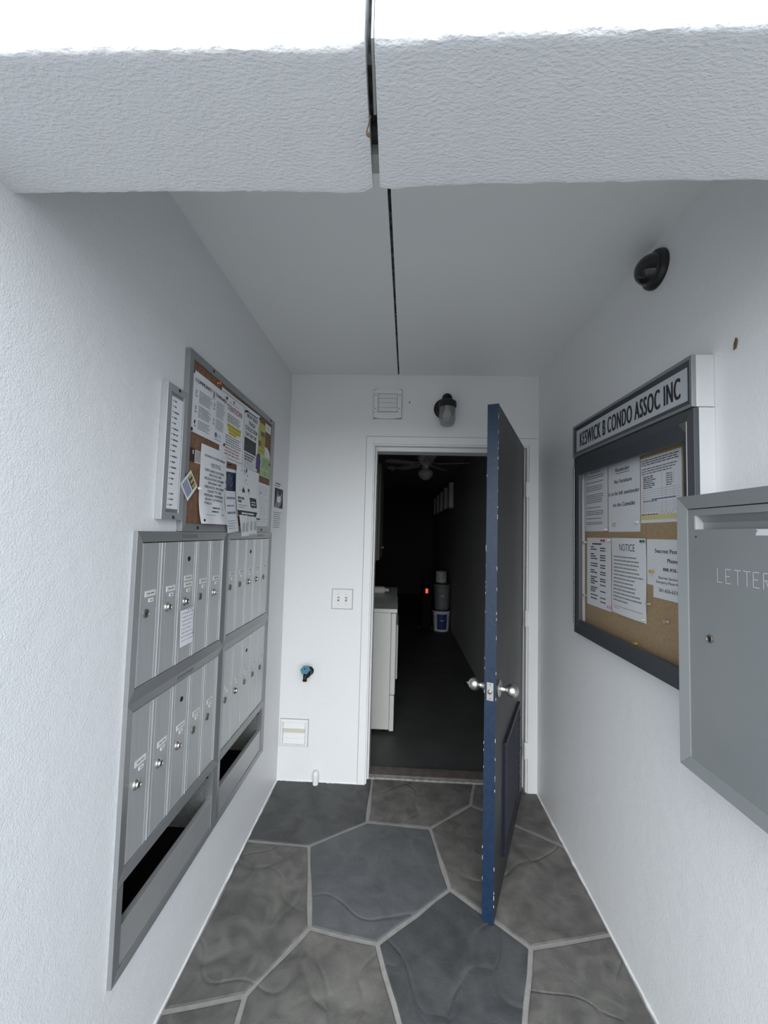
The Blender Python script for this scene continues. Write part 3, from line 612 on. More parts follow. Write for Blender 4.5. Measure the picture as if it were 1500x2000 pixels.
# tilted card stuck over the frame
t1 = MB(); t2 = MB(); t1.quad(.006, .040, .010, .062); t2.quad(.046, .072, .010, .060)
for i in range(3): t2.quad(.046, .072, .014 + i * .018, .016 + i * .018, .0004)
t3 = MB(); [t3.quad(.050, .072, .014 + i * .018, .024 + i * .018, .0006) for i in range(3)]
paper('tilted_flyer_card', 'small tilted card with a yellow and blue print over the board frame', LEFTF(1.262, 1.601, .0215) @ Matrix.Rotation(math.radians(43), 4, 'Z') @ Matrix.Translation((-.022, -.0, 0)), .078, .068, [('printed_panel', t1, mat('grey_blue_print', (.30, .33, .42), .6)), ('printed_panel', t2, INKB), ('printed_squares', t3, HILITE)], cat='card', nx=3, ny=3)
# blue flyer half hidden
t1 = MB(); t1.quad(.004, .096, .168, .245); t2 = MB()
for i in range(7):
    a = math.radians(-60 + i * 24); c0 = (.030, .168); t2.add([(c0[0] + .012 * math.cos(a + 1.57), c0[1] + .012 * math.sin(a + 1.57) * .9 + .006, .0005), (c0[0] + .04 * math.cos(a + 1.52), c0[1] + .070 * abs(math.sin(a + 1.52)), .0005), (c0[0] + .04 * math.cos(a + 1.62), c0[1] + .070 * abs(math.sin(a + 1.62)), .0005)], [(0, 1, 2)])
t3 = MB(); [greek(t3, .012, .090, .135 - i * .030, .009, rg, gap=.15) for i in range(3)]; para(t3, .012, .09, .05, .01, 4, .0025, rg)
paper('blue_flyer', 'flyer with a dark blue picture half hidden behind the tear-off poster', LP(1.548, 1.484, 3) @ Matrix.Rotation(math.radians(4), 4, 'Z'), .108, .258, [('printed_photo', t1, mat('deep_blue_photo_print', (.012, .022, .07), .5)), ('printed_rays', t2, mat('light_blue_print', (.20, .30, .38), .6)), ('printed_text', t3, mat('violet_grey_print', (.25, .25, .38), .6))], lambda x, y, z: (x, y, z + .012 * max(0, 1 - y / .12)), nx=4, ny=8)
# tear-off poster with instruments and a speech bubble
W, H = .262, .215; t1 = MB(); t2 = MB(); t3 = MB()
t1.prism([(0, .002), (.205, .002), (.225, .022), (.225, .024), (0, .024)], 0, .0001); t1.prism([(.148, .050), (.150, .044), (.170, .044), (.172, .034), (.180, .044), (.222, .044), (.226, .048), (.226, .084), (.222, .088), (.148, .088), (.144, .084)], 0, .0001)
t1.prism([(.064, .104), (.092, .104), (.094, .112), (.084, .124), (.080, .134), (.076, .124), (.062, .112)], 0, .0001); t1.quad(.128, .148, .112, .126); t1.quad(.128, .150, .103, .105)
for i in range(18): x, y = rg.choice([(.060, .19), (.080, .19), (.120, .175), (.044, .125), (.074, .155), (.100, .15), (.124, .135)]); x += rg.uniform(-.012, .012); y += rg.uniform(-.014, .008); t1.quad(x, x + rg.uniform(.002, .006), y, y + rg.uniform(.003, .011))
for i in range(2): greek(t2, .012, .080 - i * .03, .072 - i * .014, .010, rg, gap=.15)
greek(t2, .012, .110, .046, .0025, rg); greek(t2, .012, .075, .036, .0025, rg); t2.lathe([(.010, 0), (.0, .0001)], 12, Matrix.Translation((.105, .204, 0)), cap=False)
greek(t3, .040, .180, .009, .007, rg, .0006, gap=.2); [greek(t3, .160, .210, .066 - i * .012, .005, rg, .0006, .2) for i in range(2)]
pst = paper('tear_off_poster', 'white poster with black icons, a speech bubble and tear-off strips', LP(1.618, 1.557, 5), W, H, [('printed_icons', t1, INK), ('printed_text', t2, INKG), ('reversed_text', t3, PAPER)], lambda x, y, z: (x, y, z + .004 + .014 * max(0, 1 - y / .12)), nx=12, ny=10)
for i, (u0, u1, l_, a) in enumerate(((.012, .050, .090, 3), (.050, .098, .088, 2), (.104, .150, .080, -2), (.152, .196, .078, -3))):
    m_ = sheet(u1 - u0, l_, lambda x, y, z: (x, y - l_, z + .020 + .012 * (1 - y / l_)), 3, 5); s_ = m_.build('tear_off_strip', PAPER, pst, Matrix.Translation((u0, .003, 0)) @ Matrix.Rotation(math.radians(a), 4, 'Z'))
    m_ = MB(); [m_.quad(.010 + k * .012, .014 + k * .012, -l_ + .018, -l_ + .058, .0225 + .0095) for k in range(2)]; m_.build('printed_text', INKG, s_)
# printed form lower right
t1 = MB(); t2 = MB()
for i in range(26): x, y = rg.uniform(.03, .225), rg.uniform(.03, .20); a = rg.uniform(.3, 1.4); l = rg.uniform(.008, .022); t1.add([(x, y, 0), (x + .0014, y, 0), (x + l * math.cos(a) + .0014, y + l * math.sin(a), 0), (x + l * math.cos(a), y + l * math.sin(a), 0)], [(0, 1, 2, 3)])
para(t1, .03, .235, .205, .02, 15, .0013, rg); t2.quad(.088, .132, .033, .039); t2.quad(.120, .136, .165, .170)
paper('printed_form', 'white printed form in the lower right of the cork board', LP(1.806, 1.516, 2), .258, .218, [('printed_lines', t1, mat('light_grey_print', (.30, .30, .32), .6)), ('printed_marks', t2, INK)], nx=4, ny=4)
# purple ribbon
mb = MB(); mb.add([(0, .004, 0), (.012, 0, .004), (.030, .040, .008), (.026, .062, .004), (.010, .074, 0), (-.004, .05, .006), (.0, .004, -.003), (.012, 0, .001), (.030, .040, .005), (.026, .062, .001), (.010, .074, -.003), (-.004, .05, .003)], [(0, 1, 2, 3, 4, 5), (11, 10, 9, 8, 7, 6)] + [(i, i + 6, (i + 1) % 6 + 6, (i + 1) % 6) for i in range(6)])
tag(mb.build('purple_ribbon', mat('purple_ribbon_cloth', (.075, .055, .20), .5), None, LP(1.848, 1.788, 6)), 'purple folded ribbon beside the bulk trash flyer', 'ribbon')
# cat flyer taped to the bare wall
t1 = MB(); t2 = MB(); t3 = MB(); t4 = MB()
t1.quad(.030, .178, .128, .240); t2.prism([(.030, .128), (.120, .128), (.150, .160), (.160, .205), (.150, .228), (.138, .205), (.098, .200), (.082, .232), (.066, .190), (.052, .150)], .0004, .0005)
t3.prism([(.070, .170), (.090, .160), (.120, .160), (.140, .176), (.136, .196), (.100, .194), (.078, .192)], .0008, .0009); t1.prism([(.100, .128), (.178, .128), (.178, .175), (.150, .150)], .0010, .0011)
for (u, v) in ((.095, .180), (.124, .180)): t1.quad(u, u + .006, v, v + .004, .0014)
greek(t4, .040, .130, .262, .008, rg, gap=.2); greek(t4, .030, .110, .250, .005, rg); para(t4, .028, .160, .105, .010, 8, .0035, rg)
paper('cat_flyer', 'white flyer with a black and white cat photo beside the cork board', LEFTF(2.150, 1.500, .0008), .196, .280, [('printed_photo', t1, INK), ('printed_cat', t2, mat('mid_grey_photo_print', (.26, .26, .265), .6)), ('printed_cat_face', t3, PAPER), ('printed_text', t4, INKG)], lambda x, y, z: (x, y, z + .003 * (x / .196)), nx=4, ny=4)
t1 = MB(); t1.quad(.004, .020, .03, .12); t1.quad(.004, .016, .16, .20)
paper('hidden_photo_sheet', 'sheet with a dark picture edge showing behind the cat flyer', LEFTF(2.115, 1.470, .0002), .042, .33, [('printed_photo', t1, INK)], nx=2, ny=3)

# push pins --------------------------------------------------------
def pin(M, label, m, big=True, name='push_pin'):
    T_ = thing(name, label, 'push pin', M)
    pr = [(.0048, .004), (.0052, .005), (.0036, .0065), (.0030, .0125), (.0046, .0150), (.0048, .0165), (.0, .0168)] if big else [(.0060, .0008), (.0064, .0018), (.0040, .0032), (.0, .0036)]
    mb = MB(); mb.lathe(pr, 14, cap=False); mb.build('pin_head', m, T_, smooth=50)
    mb = MB(); mb.lathe([(.0005, -.006), (.0006, .005)], 6); mb.build('pin_needle', CHROME, T_)
PM = {k: mat('%s_pin_plastic' % k, c_, .3) for k, c_ in dict(orange=(.80, .20, .03), white=(.82, .82, .80), teal=(.02, .14, .12), yellow=(.62, .42, .05), red=(.35, .02, .05), clear=(.55, .50, .42), black=(.012, .012, .014), pink=(.62, .38, .36)).items()}
def lpin(y, z, label, c_, big=False, w=.0125): pin(LEFTF(y, z, w), label, PM[c_], big)
lpin(1.428, 2.044, 'orange push pin at the top of the cork board', 'orange', True, .0085)
lpin(1.303, 1.634, 'white push pin holding the tilted card', 'white', True, .0225)
lpin(2.040, 1.842, 'black tack on the green slip', 'black')
lpin(1.260, 2.021, 'black tack in the upper left corner of the community sheet', 'black')
lpin(1.263, 1.827, 'black tack in the lower left corner of the community sheet', 'black')
lpin(1.505, 1.828, 'black tack in the lower right corner of the community sheet', 'black')
lpin(1.509, 2.015, 'black tack between the community sheet and the attention sheet', 'black', w=.0135)
lpin(1.690, 2.018, 'black tack between the attention sheet and the bulk trash flyer', 'black', True)
lpin(1.862, 2.036, 'black tack in the upper right corner of the bulk trash flyer', 'black', w=.016)
lpin(1.545, 1.757, 'black push pin above the blue flyer', 'black', True, .013)
lpin(1.345, 1.527, 'black tack in the lower left corner of the smoking notice', 'black', w=.030)

# ================================================================== RIGHT WALL: NOTICE CASE
CY0, CY1, CZ0, CZH, CZ1, CD = 1.082, 1.821, 1.085, 1.860, 2.004, .060      # y range, z bottom, header line, top, depth
NC = thing('notice_case', 'glazed grey notice case under a header reading KESWICK B CONDO ASSOC INC', 'notice case', RIGHTF(CY1, CZ0))
NW, NH = CY1 - CY0, CZH - CZ0
mb = MB(); mb.box(.010, NW - .010, .010, NH - .006, .0005, .0105); mb.build('cork_panel', CORKR, NC)
mb = MB(); mb.box(0, .008, 0, NH - .001, .0005, CD - .018); mb.build('side_panel', TRIMW, NC)  # white unlike the other panels: brightness of the lit side put into the colour
mb = MB(); mb.box(NW - .008, NW, 0, NH - .001, .0005, CD - .018); mb.build('side_panel', ALUL, NC)
mb = MB(); mb.box(.008, NW - .008, 0, .008, .0005, CD - .018); mb.build('bottom_panel', ALUL, NC)
mb = MB(); mb.box(.008, NW - .008, NH - .008, NH - .001, .0005, CD - .018); mb.build('top_panel', ALUL, NC)
DO = bpy.data.objects.new('glazed_door', None); COL.objects.link(DO); DO.parent = NC
frame_rails(DO, .006, NW, .001, NH - .002, .030, .024, .034, .032, CD - .004, CD - .001, CD - .018, BRONZE, 'door_rail')
frame_rails(DO, .034, NW - .022, .033, NH - .032, .020, .020, .028, .050, CD - .001, CD - .004, CD - .018, BRONZE, 'door_rail')
mb = MB(); mb.box(NW - .0245, NW - .0225, .034, NH - .034, CD - .004, CD - .0002); mb.build('bright_bead', ALUL, DO)
mb = MB(); mb.box(.054, NW - .042, .060, NH - .080, CD - .014, CD - .011); go = mb.build('glass_pane', glass_mat('case_glass'), DO)
mb = MB(); mb.add([(NW - .024, NH - .034, CD), (NW - .056, NH - .034, CD), (NW - .024, NH - .066, CD), (NW - .024, NH - .034, CD - .004), (NW - .056, NH - .034, CD - .004), (NW - .024, NH - .066, CD - .004)], [(0, 1, 2), (5, 4, 3), (0, 3, 4, 1), (1, 4, 5, 2), (2, 5, 3, 0)]); mb.build('corner_bracket', OLDBRASS, DO)
for i in range(38):                                                # piano hinge knuckles on the far edge
    if i == 0:
        mb = MB(); mb.lathe([(.0045, 0), (.0045, .0172)], 10, Matrix.Rotation(-math.pi / 2, 4, 'X')); k0 = mb.build('hinge_knuckle', CHROME, NC, smooth=50); k0.location = (.003, .040, CD - .006)
    else: copy_part(k0, NC, (.003, .040 + i * .0185, CD - .006))
HD = bpy.data.objects.new('header', None); COL.objects.link(HD); HD.parent = NC; HD.location = (0, NH, 0)
HH = CZ1 - CZH
mb = MB(); mb.box(0, NW, .001, HH, .0005, CD - .012); mb.build('header_box', ALUL, HD, bevel=.001)
frame_rails(HD, 0, NW, .001, HH, .010, .010, .010, .010, CD, CD - .001, CD - .013, ALUF, 'header_rail')
frame_rails(HD, .010, NW - .010, .011, HH - .010, .014, .014, .014, .014, CD - .001, CD - .006, CD - .013, BRONZE, 'header_rail')
mb = MB(); mb.box(.020, NW - .020, .020, HH - .020, CD - .012, CD - .0075); hp = mb.build('header_panel', mat('pale_grey_sign_panel', (.50, .52, .54), .35), HD)
mb = MB(); txt(mb, 'KESWICK B CONDO ASSOC INC', NW / 2 + .002, HH / 2 - .030, .060, .626, 'c', .048, CD - .0068); tx = mb.build('sign_lettering', INK, HD)
tx['label'] = 'black sign lettering'
# sheets in the case. cork face lies at w = .0105
def RP(y1, z0, layer=0): return RIGHTF(y1, z0, .0112 + layer * .0012)
rg = random.Random(33)
t1 = MB(); W, H = .193, .271
for (v1, v0, n, a, b_) in ((.262, .246, 2, .050, .140), (.240, .222, 2, .020, .170), (.212, .204, 1, .015, .165), (.195, .170, 3, .015, .160), (.158, .118, 5, .015, .160), (.104, .096, 1, .015, .15), (.088, .066, 3, .015, .165), (.056, .050, 1, .015, .15), (.040, .026, 2, .015, .16)): para(t1, a, b_, v1, v0, n, .0030, rg, ragged=.08)
paper('text_sheet', 'white sheet of dense small print at the far upper corner of the notice case', RP(1.806, 1.530), W, H, [('printed_text', t1, INKG)], nx=4, ny=4)
t1 = MB(); W, H = .207, .270
txt(t1, 'Reminder', .100, .228, .0150, .092, 'c', .03); t1.quad(.054, .147, .2205, .2225); txt(t1, 'No Furniture', .102, .184, .0150, .114, 'c', .03); txt(t1, 'is to be left unattender', .104, .140, .0150, .200, 'c', .03); txt(t1, 'on the Catwalks', .106, .096, .0150, .144, 'c', .03)
t2 = MB(); para(t2, .026, .056, .034, .018, 3, .002, rg)
paper('reminder_sheet', 'white Reminder sheet about furniture on the catwalks in the notice case', RP(1.604, 1.527, 1), W, H, [('printed_text', t1, INK), ('small_print', t2, INKG)], nx=4, ny=4)
t1 = MB(); t2 = MB(); t3 = MB(); W, H = .200, .220
para(t1, .004, .190, .212, .190, 3, .0034, rg, ragged=.05); para(t1, .006, .180, .184, .160, 3, .0030, rg, ragged=.3); para(t1, .014, .080, .156, .112, 7, .0034, rg, ragged=.3)
for i in range(5): t1.quad(.010, .195, .108 - i * .0075, .1086 - i * .0075)
for i in range(6): t1.quad(.010, .195, .066 - i * .0058, .0665 - i * .0058)
for x in (.010, .018, .110, .130, .165): t1.quad(x, x + .0006, .032, .108 if x < .02 else .160)
for i in range(6): greek(t1, .132, .160, .150 - i * .007, .003, rg)
greek(t1, .014, .090, .070, .0035, rg); t3.quad(.060, .175, .0705 + .004, .0775 + .001); greek(t1, .004, .090, .026, .0034, rg)
t2.quad(0, W, .010, .026)
for k in range(14): a = .096 + k * .005; t1.add([(a, .030 + .004 * math.sin(k * 2.1), .0004), (a + .006, .031 + .004 * math.sin(k * 2.1 + 2), .0004), (a + .006, .0318 + .004 * math.sin(k * 2.1 + 2), .0004), (a, .0308 + .004 * math.sin(k * 2.1), .0004)], [(0, 1, 2, 3)])
paper('insurance_form', 'white ruled form with a signature and a yellow band in the notice case', RP(1.394, 1.556), W, H, [('printed_table', t1, INKG), ('yellow_band', t2, PALEY), ('blue_heading', t3, mat('blue_print', (.16, .22, .36), .6))], nx=4, ny=4)
t1 = MB(); W, H = .199, .287; greek(t1, .050, .125, .258, .006, rg, gap=.1)
for v in (.236, .226, .206, .197, .187, .166, .156, .138, .129, .110, .101, .092, .083, .066, .058, .050, .034, .020): greek(t1, .034, .034 + rg.uniform(.03, .065), v + .01, .0044, rg, gap=.15)
for v in (.236, .226, .206, .197, .187, .166, .156, .138, .129, .110, .101, .086, .060, .034, .018): greek(t1, .115, .158, v + .006, .0044, rg, gap=.15)
paper('phone_list', 'white two-column list pinned at the lower far corner of the notice case', RP(1.789, 1.216), W, H, [('printed_list', t1, INK)], nx=4, ny=4)
t1 = MB(); t2 = MB(); W, H = .214, .283; txt(t1, 'NOTICE', .108, .236, .025, .098, 'c', .012)
for i in range(13): greek(t2, .014, .014 + rg.uniform(.13, .185) * (.6 if i == 12 else 1), .210 - i * .0135, .0052, rg, gap=.15)
para(t2, .016, .198, .032, .024, 1, .0022, rg, ragged=.02); greek(t2, .016, .06, .020, .0022, rg)
paper('case_notice_sheet', 'white sheet headed NOTICE in the middle of the notice case', RP(1.579, 1.221, 1), W, H, [('printed_heading', t1, INKG), ('printed_text', t2, mat('soft_grey_print', (.31, .305, .30), .6))], lambda x, y, z: (x, y, z + .004 * math.sin(x / .214 * math.pi) + .0012 * (1 + math.sin(y * 26))), nx=8, ny=8)
t1 = MB(); W, H = .215, .149
txt(t1, 'Seacrest Pest Control', .042, .106, .0125, .168, 'l', .035); txt(t1, 'Phone', .124, .077, .0125, .044, 'c', .035); txt(t1, '888-928-646', .126, .048, .0125, .090, 'c', .035)
paper('pest_control_sheet', 'white Seacrest Pest Control phone sheet in the notice case', RP(1.363, 1.353), W, H, [('printed_text', t1, INK)], nx=3, ny=3)
t1 = MB(); W, H = .180, .088
txt(t1, 'Seacrest Services', .072, .062, .0082, .090, 'c', .02); txt(t1, 'Emergency Phone Number', .082, .048, .0082, .132, 'c', .02); txt(t1, '561-656-6310', .074, .022, .0110, .090, 'c', .02)
paper('emergency_phone_card', 'white emergency phone card overlapping the pest control sheet', RP(1.328, 1.316, 2), W, H, [('printed_text', t1, INK)], nx=3, ny=3, cat='card')
for (y, z, lab, c_) in ((1.633, 1.492, 'dark red push pin at the top of the two-column list', 'red'), (1.588, 1.494, 'white push pin between the list and the NOTICE sheet', 'white'), (1.372, 1.494, 'dark green push pin at the top right of the NOTICE sheet', 'teal'),
                        (1.324, 1.398, 'yellow push pin holding the emergency phone card', 'yellow'), (1.344, 1.290, 'clear push pin in bare cork below the emergency phone card', 'clear'), (1.256, 1.252, 'clear push pin in bare cork near the grey drop box', 'clear'),
                        (1.417, 1.142, 'yellow push pin in bare cork along the case bottom', 'yellow'), (1.376, 1.231, 'white push pin in the lower corner of the NOTICE sheet', 'white'), (1.611, 1.536, 'white push pin below the Reminder sheet edge', 'white'),
                        (1.404, 1.560, 'white push pin at the lower corner of the ruled form', 'white'), (1.586, 1.236, 'pink push pin between the list and NOTICE sheet bottoms', 'pink'), (1.790, 1.482, 'pale push pin at the upper far corner of the list', 'white'), (1.790, 1.250, 'pale push pin at the lower far corner of the list', 'clear')):
    pin(RIGHTF(y, z, .0118), lab, PM[c_])

# ------------------------------------------------------------------ grey letter drop box
BY1, BY0, BZ0, BZ1, BD = 1.064, .560, .940, 1.612, .116
LB = thing('letter_drop_box', 'grey metal drop box marked LETTER on the right wall', 'letter box', RIGHTF(BY1, BZ0))
LW, LH = BY1 - BY0, BZ1 - BZ0
mb = MB(); mb.box(.003, LW - .003, .003, LH - .003, .0005, BD - .030); mb.build('body', GREYP, LB)
frame_rails(LB, 0, LW, 0, LH, .024, .024, .028, .032, BD, BD - .0095, BD - .034, GREYP)
s0, s1, su0, su1 = LH - .084, LH - .050, .049, LW - .049              # slot
mb = MB(); fz = BD - .012
mb.box(.022, LW - .022, .026, s0, fz - .003, fz); mb.box(.022, LW - .022, s1, LH - .034, fz - .003, fz); mb.box(.022, su0, s0, s1, fz - .003, fz); mb.box(su1, LW - .022, s0, s1, fz - .003, fz)
fp = mb.build('front_door', GREYP, LB)
mb = MB(); mb.hexa([(su0, s0, fz - .030), (su1, s0, fz - .030), (su1, s0 + .003, fz - .030), (su0, s0 + .003, fz - .030)], [(su0, s1, fz - .006), (su1, s1, fz - .006), (su1, s1 + .004, fz - .004), (su0, s1 + .004, fz - .004)]); mb.build('slot_flap', GREYP, fp)
mb = MB(); mb.box(su0 - .0035, su0 + .001, s0, s1, fz - .026, fz + .0004); mb.build('slot_cheek', ALUL, fp)
mb = MB()
LTR = dict(L=[((0, 1), (0, 0)), ((0, 0), (.8, 0))], E=[((0, 1), (0, 0)), ((0, 1), (.8, 1)), ((0, .5), (.62, .5)), ((0, 0), (.8, 0))], T=[((0, 1), (1, 1)), ((.5, 1), (.5, 0))], R=[((0, 0), (0, 1)), ((0, 1), (.7, 1)), ((.7, 1), (.7, .55)), ((.7, .55), (0, .52)), ((.3, .52), (.75, 0))])
for i, ch in enumerate('LETTER'):
    ou, ov, w_, h_ = .1150 + i * .0232, .467, .0165, .031
    for (a, b_) in LTR[ch]:
        pa, pb = Vector((ou + a[0] * w_, ov + a[1] * h_, 0)), Vector((ou + b_[0] * w_, ov + b_[1] * h_, 0)); d_ = (pb - pa).normalized() * .0006; n_ = Vector((-d_.y, d_.x, 0)) * 1.3
        mb.add([p + Vector((0, 0, fz + .0006)) for p in (pa - d_ - n_, pb + d_ - n_, pb + d_ + n_, pa - d_ + n_)], [(0, 1, 2, 3)])
mb.build('engraved_lettering', mat('pale_engraving', (.60, .61, .62), .6), fp)
mb = MB(); mb.lathe([(.0085, -.001), (.0095, .003), (.0075, .0045), (.0065, .002), (0, .0015)], 18, Matrix.Translation((.091, .332, fz)), cap=False); mb.build('lock', OLDBRASS, fp, smooth=45)
mb = MB(); mb.lathe([(.0062, .0), (.0058, .0032), (0, .0034)], 14, Matrix.Translation((.0915, .3315, fz)), cap=False); mb.build('key_hole', mat('rusty_keyhole', (.02, .012, .010), .8), fp)
mb = MB(); mb.prism([(.216, s0 - .001), (.222, s0 - .005), (.218, s0 - .006), (.216, s0 - .014), (.45, s0 - .014), (.45, s0 - .001)], fz + .0002, fz + .0006); mb.build('tape_strip', mat('whitish_tape', (.62, .63, .63), .5), fp)
mb = MB(); mb.lathe([(.0022, 0), (.0018, .0008)], 8, Matrix.Translation((.050, .570, fz))); mb.build('rivet', DARKHOLE, fp)

# ------------------------------------------------------------------ dome camera, brown leaf
DC = thing('dome_camera', 'black dome security camera high on the right wall', 'security camera', RIGHTF(1.312, 2.400))
mb = MB(); mb.lathe([(.062, .0005), (.0625, .006), (.060, .016), (.054, .021), (.050, .022)], 40); mb.build('base_ring', BLACK, DC, smooth=40)
mb = MB(); prof = [(.0495 * math.cos(t * math.pi / 24), .018 + .052 * math.sin(t * math.pi / 24)) for t in range(12)] + [(0, .070)]; mb.lathe(prof, 40, cap=False); mb.build('smoked_dome', mat('smoked_dome_plastic', (.014, .014, .016), .06, spec=.6), DC, smooth=60)
mb = MB(); mb.prism([(-.006, -.014), (.001, -.012), (.006, .002), (.005, .012), (.001, .016), (-.001, .008), (-.004, .004)], .0003, .0035); tag(mb.build('dry_leaf_bit', mat('brown_leaf', (.20, .12, .055), .8, var=(160, .9, (.09, .05, .02))), None, RIGHTF(1.011, 1.999), bevel=.001), 'small brown leaf bit stuck on the right wall', 'debris')

# ================================================================== BACK WALL FIXTURES
# square louvred vent above the door
V = thing('wall_vent', 'white curved vent cover above the doorway', 'vent', BACKF(-.184, 2.219))
def bow(x, y): return .010 * (1 - ((y - .087) / .087) ** 2)
W, H = .174, .174
edge_ = lambda x: .007 * (1 - ((x - .087) / .087) ** 2)
def strip(x0, x1, ylo, yhi, z):
    mb = MB(); n = 10; vs = []
    for i in range(n + 1):
        x = x0 + (x1 - x0) * i / n; vs += [(x, ylo(x), .0005), (x, ylo(x), z), (x, yhi(x), z), (x, yhi(x), .0005)]
    fs = [(4 * i + a, 4 * i + 4 + a, 4 * i + 4 + (a + 1) % 4, 4 * i + (a + 1) % 4) for i in range(n) for a in range(4)] + [(3, 2, 1, 0), (4 * n, 4 * n + 1, 4 * n + 2, 4 * n + 3)]
    mb.add(vs, [f[::-1] for f in fs]); return mb
strip(0, W, lambda x: -edge_(x), lambda x: .034, .016).build('vent_frame', PLASTW, V, bevel=.003)
strip(0, W, lambda x: .153, lambda x: H + edge_(x), .016).build('vent_frame', PLASTW, V, bevel=.003)
strip(0, .026, lambda x: .0345, lambda x: .1525, .016).build('vent_frame', PLASTW, V, bevel=.003)
strip(.148, W, lambda x: .0345, lambda x: .1525, .016).build('vent_frame', PLASTW, V, bevel=.003)
for i in range(4):
    mb = MB(); y = .038 + i * .0285; mb.hexa([(.028, y, .002), (.146, y, .002), (.146, y + .0275, .002), (.028, y + .0275, .002)], [(.028, y, .0125), (.146, y, .0125), (.146, y + .0275, .006), (.028, y + .0275, .006)]); mb.build('vent_flap', PLASTW, V)
for (u, v) in ((.012, .055), (.012, .140), (.162, .055), (.162, .140)):
    mb = MB(); mb.lathe([(.003, .014), (.003, .0185), (.002, .019)], 10, Matrix.Translation((u, v, 0))); mb.build('screw', INKG, V)
mb = MB(); mb.box(-.0022, W + .0022, -.0068, H + .0078, .0002, .0030); mb.build('caulk_line', CAULK, V)
# low vent in the corner
V = thing('wall_vent', 'white louvred vent with one yellowed flap low in the left corner', 'vent', BACKF(-.6965, .203))
W, H = .168, .158
frame_rails(V, 0, W, 0, H, .016, .016, .016, .016, .008, .012, .0005, PLASTW, 'vent_frame', .0015)
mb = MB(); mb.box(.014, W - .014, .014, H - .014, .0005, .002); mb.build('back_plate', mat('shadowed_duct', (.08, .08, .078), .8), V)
for i, (y, h, pm) in enumerate(((.018, .031, PLASTW), (.0515, .030, PLASTW), (.084, .021, PLASTY), (.107, .033, PLASTW))):
    mb = MB(); mb.hexa([(.018, y, .003), (W - .018, y, .003), (W - .018, y + h - .001, .003), (.018, y + h - .001, .003)], [(.018, y, .012), (W - .018, y, .012), (W - .018, y + h - .002, .0045), (.018, y + h - .002, .0045)]); mb.build('vent_flap', pm, V)
mb = MB(); mb.box(-.0022, W + .0022, -.0022, H + .0022, .0002, .0030); mb.build('caulk_line', CAULK, V)
# double light switch
CW_ = W
S = thing('light_switch', 'white double toggle switch plate left of the doorway', 'switch', BACKF(-.409, 1.030))
W, H = .127, .120
mb = MB(); mb.hexa([(0, 0, .0005), (W, 0, .0005), (W, H, .0005), (0, H, .0005)], [(.003, .003, .006), (W - .003, .003, .006), (W - .003, H - .003, .006), (.003, H - .003, .006)]); mb.build('plate', PLASTW, S, bevel=.0015)
mb = MB(); mb.box(-.0016, W + .0016, -.0016, H + .0016, .0002, .0022); mb.build('caulk_line', CAULK, S)
for u in (.040, .087):
    mb = MB(); mb.box(u - .006, u + .006, .047, .073, .0058, .0064); mb.build('toggle_slot', INKG, S)
    mb = MB(); mb.hexa([(u - .0045, .052, .005), (u + .0045, .052, .005), (u + .0045, .066, .005), (u - .0045, .066, .005)], [(u - .004, .062, .016), (u + .004, .062, .016), (u + .004, .070, .015), (u - .004, .070, .015)]); mb.build('toggle', PLASTW, S, bevel=.001)
    for v in (.030, .090):
        mb = MB(); mb.lathe([(.003, .006), (.003, .0068)], 10, Matrix.Translation((u, v, 0))); mb.build('screw', mat('grey_screw', (.45, .45, .45), .4, .5), S)
# hose bib with blue handle
B = thing('water_spigot', 'dark brass water spigot with a blue round handle', 'faucet', BACKF(-.532, .652))
mb = MB(); mb.lathe([(.026, .0005), (.026, .006), (.020, .012), (.019, .050), (.021, .054), (.019, .062)], 20); mb.build('pipe', BLACKM, B, smooth=40)
mb = MB(); mb.tube([(0, 0, .055), (-.004, -.004, .072), (-.007, -.012, .082), (-.008, -.024, .086)], [.018, .020, .013, .011], 14); mb.lathe([(.0130, 0), (.0130, .008)], 16, Matrix.Translation((-.008, -.024, .086)) @ Matrix.Rotation(math.pi / 2, 4, 'X')); mb.build('spout', BLACKM, B, smooth=50)
HM = Matrix.Translation((-.004, .010, .066)) @ Matrix.Rotation(math.radians(-52), 4, 'X') @ Matrix.Rotation(math.radians(-8), 4, 'Y')
mb = MB(); mb.lathe([(.006, -.01), (.006, .030)], 12, HM); mb.build('stem', BLACKM, B)
mb = MB(); n = 48; pr = []
for k in range(n): a = 2 * math.pi * k / n; r = .0275 + .0025 * math.cos(6 * a); pr.append((r * math.cos(a), r * math.sin(a)))
mb.prism(pr, .024, .032, HM); mb.lathe([(.012, .032), (.010, .036), (.0, .037)], 16, HM, cap=False); hd = mb.build('handle', mat('blue_handle_paint', (.09, .27, .38), .4), B, bevel=.0015)
mb = MB(); mb.lathe([(.004, .036), (.004, .040)], 8, HM); mb.build('handle_screw', BLACKM, hd)
# white pipe stub by the floor
P = thing('pipe_stub', 'short white capped pipe stub rising from the floor', 'pipe', FLOORF(-.469, DB - .022, 0))
mb = MB(); mb.lathe([(.0165, -.004), (.0165, .052)], 20); mb.build('pipe', PLASTW, P, smooth=40)
mb = MB(); mb.lathe([(.0175, .046), (.0175, .058), (.015, .068), (.008, .074), (0, .0755)], 20, cap=False); mb.build('cap', PLASTW, P, smooth=60)
